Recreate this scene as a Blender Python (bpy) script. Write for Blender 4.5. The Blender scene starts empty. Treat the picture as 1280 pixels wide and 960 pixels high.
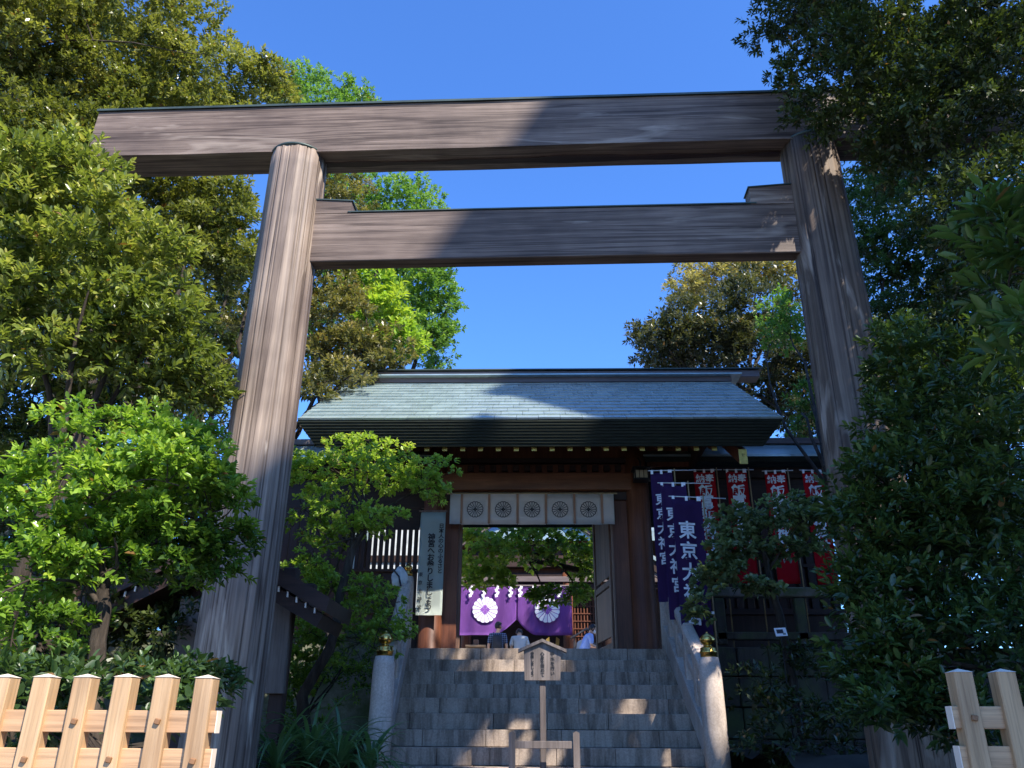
import bpy, bmesh, math, random
import numpy as np
from mathutils import Vector, Matrix
rng = np.random.default_rng(7)
random.seed(7)
R = math.radians
scn = bpy.context.scene
col = scn.collection

# ------------------------------------------------------------------ camera
FPX, PITCH, YAW, ROLL, CAMZ = 1000.0, 23.5, 1.5, 0.35, 1.55
cam_d = bpy.data.cameras.new('camera')
cam = bpy.data.objects.new('camera', cam_d)
col.objects.link(cam)
CR = Matrix.Rotation(R(YAW), 3, 'Z') @ Matrix.Rotation(R(90 + PITCH), 3, 'X') @ Matrix.Rotation(R(ROLL), 3, 'Z')
cam.matrix_world = Matrix.Translation((0, 0, CAMZ)) @ CR.to_4x4()
cam_d.sensor_width = 36.0
cam_d.lens = 36.0 * FPX / 1280.0
cam_d.clip_start = 0.05
cam_d.clip_end = 2000
scn.camera = cam


def P(px, py, Y):
    """world point at distance Y that the photograph shows at pixel (px, py) of 1280x960"""
    d = CR @ Vector(((px - 640) / FPX, (480 - py) / FPX, -1.0))
    t = Y / d.y
    return Vector((d.x * t, Y, CAMZ + d.z * t))


def pxm(px, py, Y):
    """metres per pixel there"""
    p = P(px, py, Y) - Vector((0, 0, CAMZ))
    return -(CR.transposed() @ p).z / FPX

# ------------------------------------------------------------------ light
SUN_AZ, SUN_EL = 40.0, 46.0          # behind the camera, to the right
S = Vector((math.cos(R(SUN_EL)) * math.sin(R(SUN_AZ)), -math.cos(R(SUN_EL)) * math.cos(R(SUN_AZ)), math.sin(R(SUN_EL))))
world = bpy.data.worlds.new('World')
scn.world = world
world.use_nodes = True
wn = world.node_tree
bg = wn.nodes['Background']
sky = wn.nodes.new('ShaderNodeTexSky')
sky.sky_type = 'NISHITA'
sky.sun_disc = False
sky.sun_elevation = R(SUN_EL)
sky.sun_rotation = math.atan2(S.x, S.y)
sky.altitude = 0
sky.air_density = 1.0
sky.dust_density = 0.2
sky.ozone_density = 4.0
tint = wn.nodes.new('ShaderNodeMix')
tint.data_type = 'RGBA'
tint.blend_type = 'MULTIPLY'
tint.inputs[0].default_value = 1.0
tint.inputs[7].default_value = (0.57, 0.93, 1.44, 1)
wn.links.new(sky.outputs[0], tint.inputs[6])
wn.links.new(tint.outputs[2], bg.inputs[0])
bg.inputs[1].default_value = 0.115
sun_d = bpy.data.lights.new('sun', 'SUN')
sun_d.energy = 4.6
sun_d.angle = R(0.5)
sun_d.color = (1.0, 0.93, 0.82)
sun = bpy.data.objects.new('sun', sun_d)
col.objects.link(sun)
sun.rotation_euler = (-S).to_track_quat('-Z', 'Y').to_euler()
scn.view_settings.view_transform = 'Standard'
scn.view_settings.look = 'None'
scn.view_settings.exposure = 1.15
scn.view_settings.gamma = 1.0
scn.view_settings.use_curve_mapping = False
try:
    scn.cycles.max_bounces = 6
    scn.cycles.transparent_max_bounces = 4
    scn.cycles.use_denoising = True
except Exception:
    pass

# ------------------------------------------------------------------ materials
MATS = {}


class NT:
    def __init__(s, name):
        s.m = bpy.data.materials.new(name)
        s.m.use_nodes = True
        s.t = s.m.node_tree
        s.t.nodes.clear()
        s.out = s.n('ShaderNodeOutputMaterial')

    def n(s, typ, **kw):
        nd = s.t.nodes.new(typ)
        for k, v in kw.items():
            if k.startswith('i_'):
                nd.inputs[k[2:].replace('_', ' ')].default_value = v
            else:
                setattr(nd, k, v)
        return nd

    def l(s, a, b):
        s.t.links.new(a, b)

    def coords(s, scale=(1, 1, 1), rnd=True, kind='Object'):
        tc = s.n('ShaderNodeTexCoord')
        src = tc.outputs[kind]
        if rnd:
            oi = s.n('ShaderNodeObjectInfo')
            ad = s.n('ShaderNodeVectorMath', operation='MULTIPLY_ADD')
            cb = s.n('ShaderNodeCombineXYZ')
            for i in range(3):
                s.l(oi.outputs['Random'], cb.inputs[i])
            s.l(cb.outputs[0], ad.inputs[0])
            ad.inputs[1].default_value = (17.3, 9.1, 23.7)
            s.l(src, ad.inputs[2])
            src = ad.outputs[0]
        mp = s.n('ShaderNodeMapping')
        mp.inputs['Scale'].default_value = scale
        s.l(src, mp.inputs['Vector'])
        return mp.outputs[0]

    def noise(s, vec, scale=5, detail=5, rough=.6, dist=0):
        nd = s.n('ShaderNodeTexNoise')
        nd.inputs['Scale'].default_value = scale
        nd.inputs['Detail'].default_value = detail
        nd.inputs['Roughness'].default_value = rough
        nd.inputs['Distortion'].default_value = dist
        s.l(vec, nd.inputs['Vector'])
        return nd.outputs['Fac']

    def ramp(s, fac, stops):
        r = s.n('ShaderNodeValToRGB')
        e = r.color_ramp.elements
        while len(e) < len(stops):
            e.new(0.5)
        for q, (p, c) in zip(e, stops):
            q.position = p
            q.color = (*c, 1) if len(c) == 3 else c
        s.l(fac, r.inputs[0])
        return r.outputs[0]

    def mul(s, a, b, fac=1.0, mode='MULTIPLY'):
        m = s.n('ShaderNodeMix', data_type='RGBA', blend_type=mode)
        if isinstance(fac, (int, float)):
            m.inputs[0].default_value = fac
        else:
            s.l(fac, m.inputs[0])
        for x, i in ((a, 6), (b, 7)):
            if isinstance(x, tuple):
                m.inputs[i].default_value = (*x, 1)
            else:
                s.l(x, m.inputs[i])
        return m.outputs[2]

    def bump(s, h, strength=.3, dist=.01):
        b = s.n('ShaderNodeBump')
        b.inputs['Strength'].default_value = strength
        b.inputs['Distance'].default_value = dist
        s.l(h, b.inputs['Height'])
        return b.outputs[0]

    def fin(s, colr, rough=.6, metal=0.0, spec=.4, normal=None, coat=0):
        p = s.n('ShaderNodeBsdfPrincipled')
        if isinstance(colr, tuple):
            p.inputs['Base Color'].default_value = (*colr, 1)
        else:
            s.l(colr, p.inputs['Base Color'])
        if isinstance(rough, (int, float)):
            p.inputs['Roughness'].default_value = rough
        else:
            s.l(rough, p.inputs['Roughness'])
        p.inputs['Metallic'].default_value = metal
        p.inputs['Specular IOR Level'].default_value = spec
        if normal is not None:
            s.l(normal, p.inputs['Normal'])
        s.l(p.outputs[0], s.out.inputs[0])
        return s.m


def g3(c, k):
    return tuple(x * k for x in c)


def mat_plain(name, c, rough=.6, metal=0.0, var=.25, scale=6, bump=.15, spec=.4, stretch=(1, 1, 1)):
    t = NT(name)
    v = t.coords(stretch)
    n = t.noise(v, scale, 6)
    c2 = t.ramp(n, [(.3, g3(c, 1 - var)), (.7, g3(c, 1 + var))])
    return t.fin(c2, rough, metal, spec, t.bump(n, bump))


def mat_wood(name, dark, mid, light, axis='Z', s=14, rough=.65, knots=0.0, crack=False, spec=.3, bump=.35, along=.045, pale=None):
    t = NT(name)
    k = {'X': (s * along, s, s), 'Y': (s, s * along, s), 'Z': (s, s, s * along)}[axis]
    v = t.coords(k)
    n1 = t.noise(v, 1.0, 8, .65, .6)
    k2 = tuple(a * 5 for a in k)
    v2 = t.coords(k2)
    n2 = t.noise(v2, 1.0, 6, .7)
    n3 = t.noise(t.coords((1.3, 1.3, 1.3)), 1.0, 3)
    c = t.ramp(n1, [(.28, dark), (.48, mid), (.68, light)])
    fine = t.ramp(n2, [(.3, (.45, .45, .45)), (.55, (1, 1, 1))])
    c = t.mul(c, fine, .75 if not crack else .52)
    blot = t.ramp(n3, [(.35, (.68, .66, .66)), (.65, (1.12, 1.12, 1.1))])
    c = t.mul(c, blot, .9)
    if crack:
        ck = t.noise(t.coords(tuple(a * (1.0 if a > 1 else .6) for a in k)), .5, 2, .5, .5)
        c = t.mul(c, t.ramp(ck, [(.47, (1, 1, 1)), (.496, (.30, .26, .24)), (.504, (.30, .26, .24)), (.53, (1, 1, 1))]), .75)
        sa = t.n('ShaderNodeAttribute', attribute_name='seam')
        c = t.mul(c, (.22, .17, .14), sa.outputs['Fac'])
    if pale is not None:
        vp = t.coords({'X': (.35, 3, 3), 'Z': (3, 3, .5), 'Y': (3, .35, 3)}[axis])
        np_ = t.noise(vp, 1.6, 4, .6, .8)
        f = t.ramp(np_, [(.60, (0, 0, 0)), (.72, (1, 1, 1))])
        c = t.mul(c, pale, f, 'MIX')
    return t.fin(c, rough, 0, spec, t.bump(n2, bump, .006))


def mat_stone(name, c, streak=.8, rough=.85, moss=0.0, worldpos=False):
    t = NT(name)
    v = t.coords((1, 1, 1))
    if worldpos:
        v = t.n('ShaderNodeNewGeometry').outputs['Position']
    n = t.noise(v, 60, 4, .7)
    n0 = t.noise(v, 2.2, 5, .6)
    a = t.ramp(n0, [(.3, g3(c, .78)), (.7, g3(c, 1.12))])
    a = t.mul(a, t.ramp(n, [(.35, (.72, .72, .72)), (.65, (1.12, 1.12, 1.12))]), .8)
    geo = t.n('ShaderNodeNewGeometry')
    mp = t.n('ShaderNodeMapping')
    mp.inputs['Scale'].default_value = (6.5, 2, .9)
    t.l(geo.outputs['Position'], mp.inputs['Vector'])
    ns = t.noise(mp.outputs[0], 1.6, 5, .65, .3)
    st = t.ramp(ns, [(.38, (.22, .19, .17)), (.5, (.7, .68, .66)), (.6, (1, 1, 1))])
    a = t.mul(a, st, streak)
    if moss:
        nm = t.noise(t.coords((1, 1, 1)), 3.0, 6, .7)
        f = t.ramp(nm, [(.5 - moss * .2, (0, 0, 0)), (.66, (1, 1, 1))])
        a = t.mul(a, (.07, .09, .035), f, 'MIX')
    return t.fin(a, rough, 0, .3, t.bump(n, .35, .004))


def mat_leaf(name, dark, mid, light, rough=.38, trans=.3, tip=None, spec=.5):
    t = NT(name)
    at = t.n('ShaderNodeAttribute', attribute_name='tint')
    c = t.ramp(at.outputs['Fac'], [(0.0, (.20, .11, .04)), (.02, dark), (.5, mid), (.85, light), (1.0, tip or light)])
    p = t.n('ShaderNodeBsdfPrincipled')
    t.l(c, p.inputs['Base Color'])
    p.inputs['Roughness'].default_value = rough
    p.inputs['Specular IOR Level'].default_value = spec
    tr = t.n('ShaderNodeBsdfTranslucent')
    c2 = t.mul(c, (1.6, 1.7, .8), 1.0)
    t.l(c2, tr.inputs[0])
    mx = t.n('ShaderNodeMixShader')
    mx.inputs[0].default_value = trans
    t.l(p.outputs[0], mx.inputs[1])
    t.l(tr.outputs[0], mx.inputs[2])
    t.l(mx.outputs[0], t.out.inputs[0])
    return t.m


mt = {}
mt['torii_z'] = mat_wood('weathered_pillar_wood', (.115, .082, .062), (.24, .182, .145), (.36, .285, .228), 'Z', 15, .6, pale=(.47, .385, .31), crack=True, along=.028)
mt['torii_z_shade'] = mat_wood('weathered_pillar_wood_shaded', (.06, .042, .03), (.125, .088, .064), (.20, .15, .11), 'Z', 15, .65, pale=(.30, .24, .19), crack=True, along=.028)  # darker copy for the right pillar: shade and mossy tone put into the colour
mt['torii_x'] = mat_wood('weathered_beam_wood', (.075, .05, .038), (.155, .112, .088), (.25, .187, .15), 'X', 24, .62, pale=(.31, .245, .195), crack=True, along=.028)
mt['fence_z'] = mat_wood('new_cypress_upright', (.42, .25, .125), (.52, .335, .18), (.60, .41, .24), 'Z', 20, .5, bump=.1, along=.03)
mt['fence_x'] = mat_wood('new_cypress_rail', (.44, .25, .13), (.54, .33, .18), (.60, .40, .23), 'X', 20, .5, bump=.1, along=.03)
mt['fence_end'] = mat_plain('cut_cypress_end', (.72, .60, .48), .6, var=.12)
mt['peg'] = mat_plain('peg_wood', (.22, .11, .05), .6)
mt['copper'] = None
t = NT('green_copper_sheet')
v = t.coords((1, 1, 1))
n = t.noise(v, 3.5, 6)
oi = t.n('ShaderNodeObjectInfo')
c = t.ramp(n, [(.3, (.27, .34, .33)), (.7, (.42, .51, .50))])
c = t.mul(c, t.ramp(oi.outputs['Random'], [(0, (.90, .90, .90)), (1, (1.06, 1.06, 1.06))]), .9)
mt['copper'] = t.fin(c, .27, .35, 1.0, t.bump(n, .12))
mt['copper_dark'] = mat_plain('dark_copper_edge', (.016, .02, .014), .7, .0, .45, 8, stretch=(.6, 1, 9), spec=.2)
mt['cap'] = mat_plain('copper_cap_strip', (.055, .075, .065), .45, .3, .3, 5)
mt['ridge'] = mat_plain('brown_ridge_board', (.13, .10, .095), .5, 0, .25, 4, stretch=(.4, 1, 3))
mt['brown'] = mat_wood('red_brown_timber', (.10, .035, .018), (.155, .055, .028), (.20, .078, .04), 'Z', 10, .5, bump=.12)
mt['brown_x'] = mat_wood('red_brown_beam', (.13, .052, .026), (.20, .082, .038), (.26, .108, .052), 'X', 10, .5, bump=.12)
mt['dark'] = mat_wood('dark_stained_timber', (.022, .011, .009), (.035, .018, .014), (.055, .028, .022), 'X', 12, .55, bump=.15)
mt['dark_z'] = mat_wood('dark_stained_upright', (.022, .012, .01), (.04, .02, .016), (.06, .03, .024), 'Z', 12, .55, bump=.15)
mt['door'] = mat_wood('worn_door_wood', (.09, .045, .03), (.17, .095, .065), (.26, .16, .12), 'Z', 16, .55)
mt['gold'] = mat_plain('gilt_metal', (.62, .45, .13), .38, .85, .2, 30)
mt['brass'] = mat_plain('polished_brass', (.55, .36, .10), .25, 1.0, .25, 14)
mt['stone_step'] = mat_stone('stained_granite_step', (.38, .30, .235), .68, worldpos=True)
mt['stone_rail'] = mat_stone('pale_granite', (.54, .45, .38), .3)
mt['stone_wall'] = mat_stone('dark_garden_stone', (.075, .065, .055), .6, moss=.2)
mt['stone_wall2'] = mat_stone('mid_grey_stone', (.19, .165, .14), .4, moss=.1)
mt['plaster'] = mat_stone('mossy_plaster', (.22, .22, .16), .3, moss=.35)
mt['soil'] = mat_plain('soil', (.035, .027, .018), .95, 0, .4, 5)
mt['paving'] = mat_stone('street_paving', (.25, .24, .23), .1)
mt['gravel'] = mat_plain('court_gravel', (.34, .32, .28), .9, 0, .3, 40)
mt['white'] = mat_plain('white_cloth', (.82, .74, .66), .8, 0, .06, 5, .1)
mt['banner_white'] = mat_plain('white_vinyl_banner', (.56, .62, .55), .55, 0, .06, 3, .1)
mt['strip'] = mat_plain('tan_braid', (.32, .16, .09), .7)
mt['ink'] = mat_plain('black_ink', (.015, .014, .016), .6, var=.1)
mt['white_ink'] = mat_plain('white_print', (.72, .72, .76), .7, var=.05)
mt['purple'] = None


def mat_cloth(name, c, trans=.25):
    t = NT(name)
    n = t.noise(t.coords((1, 1, .3)), 3, 4)
    cc = t.ramp(n, [(.3, g3(c, .8)), (.7, g3(c, 1.15))])
    p = t.n('ShaderNodeBsdfPrincipled')
    t.l(cc, p.inputs['Base Color'])
    p.inputs['Roughness'].default_value = .8
    p.inputs['Specular IOR Level'].default_value = .2
    tr = t.n('ShaderNodeBsdfTranslucent')
    t.l(cc, tr.inputs[0])
    mx = t.n('ShaderNodeMixShader')
    mx.inputs[0].default_value = trans
    t.l(p.outputs[0], mx.inputs[1])
    t.l(tr.outputs[0], mx.inputs[2])
    t.l(mx.outputs[0], t.out.inputs[0])
    return t.m


mt['purple'] = mat_cloth('purple_curtain_cloth', (.30, .12, .46))
mt['violet'] = mat_cloth('deep_violet_banner_cloth', (.08, .036, .135))
mt['red'] = mat_cloth('red_banner_cloth', (.62, .015, .03))
mt['bark'] = mat_wood('rough_bark', (.02, .015, .011), (.045, .034, .025), (.085, .066, .05), 'Z', 18, .9, bump=1.0, along=.2)
mt['bark_pale'] = mat_wood('pale_bark', (.10, .08, .06), (.17, .14, .11), (.27, .23, .19), 'Z', 18, .9, bump=.8, along=.2)
mt['notice'] = mat_wood('notice_board_wood', (.10, .08, .07), (.165, .135, .12), (.23, .19, .17), 'Z', 10, .7)
mt['skin'] = mat_plain('skin', (.55, .33, .23), .5, var=.06)
mt['hair'] = mat_plain('black_hair', (.012, .010, .010), .4, stretch=(1, 1, .2))
mt['plaid'] = None
t = NT('navy_plaid_cloth')
tc = t.n('ShaderNodeTexCoord')
ws = []
for ax in 'XZ':
    w = t.n('ShaderNodeTexWave', wave_type='BANDS', bands_direction=ax)
    w.inputs['Scale'].default_value = 6.0
    t.l(tc.outputs['Object'], w.inputs['Vector'])
    ws.append(t.ramp(w.outputs['Fac'], [(.75, (.012, .016, .035)), (.88, (.10, .13, .20))]))
mt['plaid'] = t.fin(t.mul(ws[0], ws[1], 1.0, 'ADD'), .85)
mt['shirt_grey'] = mat_plain('pale_grey_shirt', (.45, .46, .45), .85, var=.08)
mt['shirt_blue'] = mat_plain('pale_blue_shirt', (.30, .42, .80), .8, var=.08)
mt['trouser'] = mat_plain('dark_trousers', (.03, .03, .04), .85)
mt['mask'] = mat_plain('white_mask', (.75, .75, .78), .8, var=.03)
mt['pack'] = mat_plain('dark_backpack', (.02, .025, .04), .7)
mt['glow'] = None
mt['wall_pink'] = mat_plain('weathered_pinkish_plaster', (.42, .30, .27), .9, var=.2, scale=3)
mt['concrete'] = mat_plain('concrete', (.35, .34, .32), .9)
mt['glass'] = mat_plain('dark_window_glass', (.03, .04, .05), .08, var=.1, bump=0)
mt['wire'] = mat_plain('black_iron', (.02, .02, .022), .5, .5)
mt['lamp_glass'] = mat_plain('frosted_lantern_glass', (.35, .30, .20), .35)
mt['bamboo'] = mat_plain('bamboo_pole', (.30, .20, .09), .5)
mt['pole_white'] = mat_plain('white_rod', (.55, .55, .55), .4)
mt['paper'] = mat_plain('white_paper', (.78, .78, .80), .85, var=.03)
mt['lattice_white'] = mat_plain('painted_pale_slat', (.50, .53, .55), .5)

# ------------------------------------------------------------------ object helpers


def link(o, parent=None):
    col.objects.link(o)
    if parent is not None:
        o.parent = parent
    return o


def tag(o, label=None, cat=None, group=None, kind=None):
    if label:
        o['label'] = label
    if cat:
        o['category'] = cat
    if group:
        o['group'] = group
    if kind:
        o['kind'] = kind
    return o


def empty(name, loc=(0, 0, 0), rz=0.0, **kw):
    o = bpy.data.objects.new(name, None)
    o.empty_display_size = .1
    o.location = loc
    o.rotation_euler = (0, 0, rz)
    link(o)
    return tag(o, **kw)


def from_bm(name, bm, mat, parent=None, smooth=False, recalc=True):
    if recalc:
        bmesh.ops.recalc_face_normals(bm, faces=bm.faces)
    me = bpy.data.meshes.new(name)
    bm.to_mesh(me)
    bm.free()
    if isinstance(mat, (list, tuple)):
        for m_ in mat:
            me.materials.append(m_)
    elif mat is not None:
        me.materials.append(mat)
    if smooth:
        for p_ in me.polygons:
            p_.use_smooth = True
    o = bpy.data.objects.new(name, me)
    link(o, parent)
    return o


def inst(src, name, parent, loc, rot=None, scale=None):
    o = bpy.data.objects.new(name, src.data if isinstance(src, bpy.types.Object) else src)
    o.location = loc
    if rot is not None:
        o.rotation_euler = rot
    if scale is not None:
        o.scale = scale
    link(o, parent)
    return o


def box(bm, c, s, rot=None, bevel=0.0, mi=0):
    r = bmesh.ops.create_cube(bm, size=1.0)
    vs = r['verts']
    bmesh.ops.scale(bm, verts=vs, vec=s)
    if bevel:
        es = list({e for v_ in vs for e in v_.link_edges})
        rr = bmesh.ops.bevel(bm, geom=es, offset=bevel, segments=1, affect='EDGES', profile=.5)
        vs = list({v_ for f in rr['faces'] for v_ in f.verts} | {v_ for v_ in vs if v_.is_valid})
    M = Matrix.Translation(c)
    if rot is not None:
        M = M @ rot.to_4x4()
    bmesh.ops.transform(bm, matrix=M, verts=vs)
    if mi:
        for f in {f for v_ in vs for f in v_.link_faces}:
            f.material_index = mi
    return vs


def boxo(name, c, s, mat, parent=None, bevel=.004, rot=None):
    """box as an object whose origin is the box's centre"""
    bm = bmesh.new()
    box(bm, (0, 0, 0), s, None, bevel)
    o = from_bm(name, bm, mat, parent)
    o.location = c
    if rot is not None:
        o.rotation_euler = rot
    return o


def tube(bm, pts, rad, seg=8, cap=True):
    pts = [Vector(p) for p in pts]
    n = len(pts)
    rad = rad if isinstance(rad, (list, tuple)) else [rad] * n
    prev = None
    rings = []
    for i, p in enumerate(pts):
        d = (pts[min(i + 1, n - 1)] - pts[max(i - 1, 0)]).normalized()
        if prev is None:
            u = d.cross(Vector((0, 0, 1)))
            if u.length < .1:
                u = d.cross(Vector((1, 0, 0)))
            u.normalize()
        else:
            u = (prev - d * prev.dot(d)).normalized()
        prev = u
        w = d.cross(u)
        rings.append([bm.verts.new(p + (u * math.cos(a) + w * math.sin(a)) * rad[i]) for a in [2 * math.pi * k / seg for k in range(seg)]])
    for a, b in zip(rings, rings[1:]):
        for k in range(seg):
            bm.faces.new((a[k], a[(k + 1) % seg], b[(k + 1) % seg], b[k]))
    if cap:
        bm.faces.new(rings[0][::-1])
        bm.faces.new(rings[-1])


def lathe(bm, prof, c=(0, 0, 0), seg=16):
    rings = []
    for r, z in prof:
        rings.append([bm.verts.new((c[0] + r * math.cos(2 * math.pi * k / seg), c[1] + r * math.sin(2 * math.pi * k / seg), c[2] + z)) for k in range(seg)])
    for a, b in zip(rings, rings[1:]):
        for k in range(seg):
            bm.faces.new((a[k], a[(k + 1) % seg], b[(k + 1) % seg], b[k]))
    bm.faces.new(rings[0][::-1])
    bm.faces.new(rings[-1])


def prism(bm, poly, axis, a, b):
    """extrude a 2D polygon along axis from a to b. axis 'X': poly=(y,z); 'Y': poly=(x,z); 'Z': poly=(x,y)"""
    def mk(p, t_):
        return {'X': (t_, p[0], p[1]), 'Y': (p[0], t_, p[1]), 'Z': (p[0], p[1], t_)}[axis]
    A = [bm.verts.new(mk(p, a)) for p in poly]
    B = [bm.verts.new(mk(p, b)) for p in poly]
    bm.faces.new(A)
    bm.faces.new(B[::-1])
    n = len(poly)
    for i in range(n):
        bm.faces.new((A[i], B[i], B[(i + 1) % n], A[(i + 1) % n]))


def mesh_np(name, verts, faces4, mat, parent=None, tint=None):
    me = bpy.data.meshes.new(name)
    nv, nf = len(verts), len(faces4)
    k = faces4.shape[1]
    me.vertices.add(nv)
    me.vertices.foreach_set('co', np.ascontiguousarray(verts, np.float32).ravel())
    me.loops.add(nf * k)
    me.loops.foreach_set('vertex_index', np.ascontiguousarray(faces4, np.int32).ravel())
    me.polygons.add(nf)
    me.polygons.foreach_set('loop_start', np.arange(0, nf * k, k, dtype=np.int32))
    me.update(calc_edges=True)
    if tint is not None:
        at = me.attributes.new('tint', 'FLOAT', 'FACE')
        at.data.foreach_set('value', np.ascontiguousarray(tint, np.float32))
    me.materials.append(mat)
    o = bpy.data.objects.new(name, me)
    return link(o, parent)


def text(name, s, size, mat, parent, loc, rot=(R(90), 0, 0), vertical=True, bold=.012, gap=1.0, spacing=None, squash=None):
    cu = bpy.data.curves.new(name, 'FONT')
    cu.body = '\n'.join(s) if vertical else s
    cu.size = size
    cu.space_line = gap
    cu.align_x = 'CENTER'
    cu.align_y = 'TOP'
    cu.offset = bold * size
    cu.extrude = .0015
    cu.resolution_u = 3
    tmp = bpy.data.objects.new(name, cu)
    col.objects.link(tmp)
    dg = bpy.context.evaluated_depsgraph_get()
    me = bpy.data.meshes.new_from_object(tmp.evaluated_get(dg))
    bpy.data.objects.remove(tmp)
    me.materials.clear()
    me.materials.append(mat)
    o = bpy.data.objects.new(name, me)
    o.location = loc
    o.rotation_euler = rot
    if squash:
        o.scale = squash
    return link(o, parent)

# ------------------------------------------------------------------ ground and terraces
GZ, LZ, BZ = 0.0, 2.5, 1.26      # street, court, foot of the upper flight
STX0, STX1 = -1.56, 1.72
bm = bmesh.new()
box(bm, (0, 120, -.25), (700, 700, .5))
tag(from_bm('ground', bm, mt['paving']), kind='structure')
# planted banks either side of the steps
for nm, x0, x1 in (('planting_bank', -16, STX0 - .3), ('planting_bank', STX1 + .3, 16)):
    bm = bmesh.new()
    nx, ny = 40, 24
    vs = []
    for j in range(ny + 1):
        for i in range(nx + 1):
            x = x0 + (x1 - x0) * i / nx
            y = 4.2 + (10.2 - 4.2) * j / ny
            z = .15 + 1.25 * min(1, max(0, (y - 4.2) / 3.0)) ** .8 + .05 * math.sin(x * 3.1 + y * 2) + .04 * math.sin(x * 7 - y * 5)
            if j in (0,):
                z = -.02
            vs.append(bm.verts.new((x, y, z)))
    for j in range(ny):
        for i in range(nx):
            a = j * (nx + 1) + i
            bm.faces.new((vs[a], vs[a + 1], vs[a + nx + 2], vs[a + nx + 1]))
    tag(from_bm(nm, bm, mt['soil'], smooth=True), kind='structure')
bm = bmesh.new()
box(bm, (0, 10.45 + 30, LZ / 2 - .01), (60, 60, LZ - .02))
tag(from_bm('court_ground', bm, mt['gravel']), kind='structure')

# retaining walls either side of the top of the steps
def stone_blocks(root, x0, x1, z0, z1, y, d, mat, rows, wlo, whi, bev=.012):
    h = (z1 - z0) / rows
    for r_ in range(rows):
        x = x0
        while x < x1 - .02:
            w = min(random.uniform(wlo, whi), x1 - x)
            if x1 - x - w < wlo * .5:
                w = x1 - x
            dy = random.uniform(0, .02)
            boxo('stone', (x + w / 2, y + d / 2 - dy, z0 + h * (r_ + .5)), (w - .01, d, h - .01), mat, root, bev)
            x += w

wl = empty('retaining_wall', (0, 0, 0), label='low mossy plastered wall behind the shrubs, left of the stone steps', cat='wall')
boxo('wall_face', ((-7.5 + STX0 - .28) / 2, 10.33, 1.85), (7.5 + STX0 - .28, .2, 1.5), mt['plaster'], wl)
boxo('coping', ((-7.5 + STX0 - .28) / 2, 10.33, 2.64), (7.5 + STX0 - .28, .3, .08), mt['stone_wall'], wl)
wr = empty('retaining_wall', (0, 0, 0), label='dark block retaining wall under the red banners, right of the steps', cat='wall')
boxo('wall_core', ((9 + STX1 + .3) / 2, 10.42, 1.85), (9 - STX1 - .3, .1, 1.3), mt['soil'], wr)
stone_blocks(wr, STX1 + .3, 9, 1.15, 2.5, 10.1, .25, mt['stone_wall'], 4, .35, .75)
# stone balustrade on that wall
bal = empty('stone_balustrade', (0, 0, 0), label='weathered stone balustrade with a long handrail below the red banners', cat='balustrade')
zr = P(960, 741, 10.2).z
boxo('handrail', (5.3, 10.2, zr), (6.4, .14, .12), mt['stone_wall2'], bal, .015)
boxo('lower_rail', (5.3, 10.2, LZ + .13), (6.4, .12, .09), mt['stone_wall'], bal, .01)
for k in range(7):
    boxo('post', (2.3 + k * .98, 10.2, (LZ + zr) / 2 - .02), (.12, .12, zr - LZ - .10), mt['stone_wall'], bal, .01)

# ------------------------------------------------------------------ stone steps
st = empty('stone_steps', (0, 0, 0), label='wide flight of stained grey granite steps leading up to the gate', cat='steps')
for i in range(17):
    zt = LZ - .155 * i
    yn = 10.4 - .31 * i if i <= 8 else 10.4 - .31 * 8 - .5 - .31 * (i - 9)
    depth = .31 + .12 if i not in (0, 9) else .62
    if i == 8:
        depth = .44
    if i == 9:
        depth = .94
    x = STX0
    k = 0
    while x < STX1 - .01:
        w = random.choice([.55, .62, .74, .86, .95, .5])
        if k == 0:
            w = .3 + .45 * ((i * 7) % 5) / 5
        if STX1 - x - w < .25:
            w = STX1 - x
        h = .155
        # riser stone with a slightly proud nosing
        bm = bmesh.new()
        box(bm, (0, 0, 0), (w - .0035, depth, h - .003), None, .004)
        o = from_bm('stone', bm, mt['stone_step'], st)
        o.location = (x + w / 2, yn + depth / 2 - random.uniform(0, .006), zt - h / 2 + random.uniform(-.002, .002))
        x += w
        k += 1
bm = bmesh.new()
prism(bm, [(10.7, -.1), (10.7, 2.3), (10.5, 2.3), (7.95, 1.0), (7.4, 1.0), (5.2, -.1)], 'X', STX0 + .01, STX1 - .01)
from_bm('step_core', bm, mt['soil'], st)
# landing slabs in front of the gate
ap = empty('landing_paving', (0, 0, 0), label='granite slabs of the landing between the steps and the gate', cat='paving')
ap['kind'] = 'structure'
del ap['category']
for r_ in range(8):
    x = -3.0
    while x < 3.1:
        w = random.uniform(.6, 1.0)
        boxo('slab', (x + w / 2, 11.25 + r_ * .5, LZ - .022), (w - .01, .49, .06), mt['stone_rail'], ap, .004)
        x += w

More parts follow.
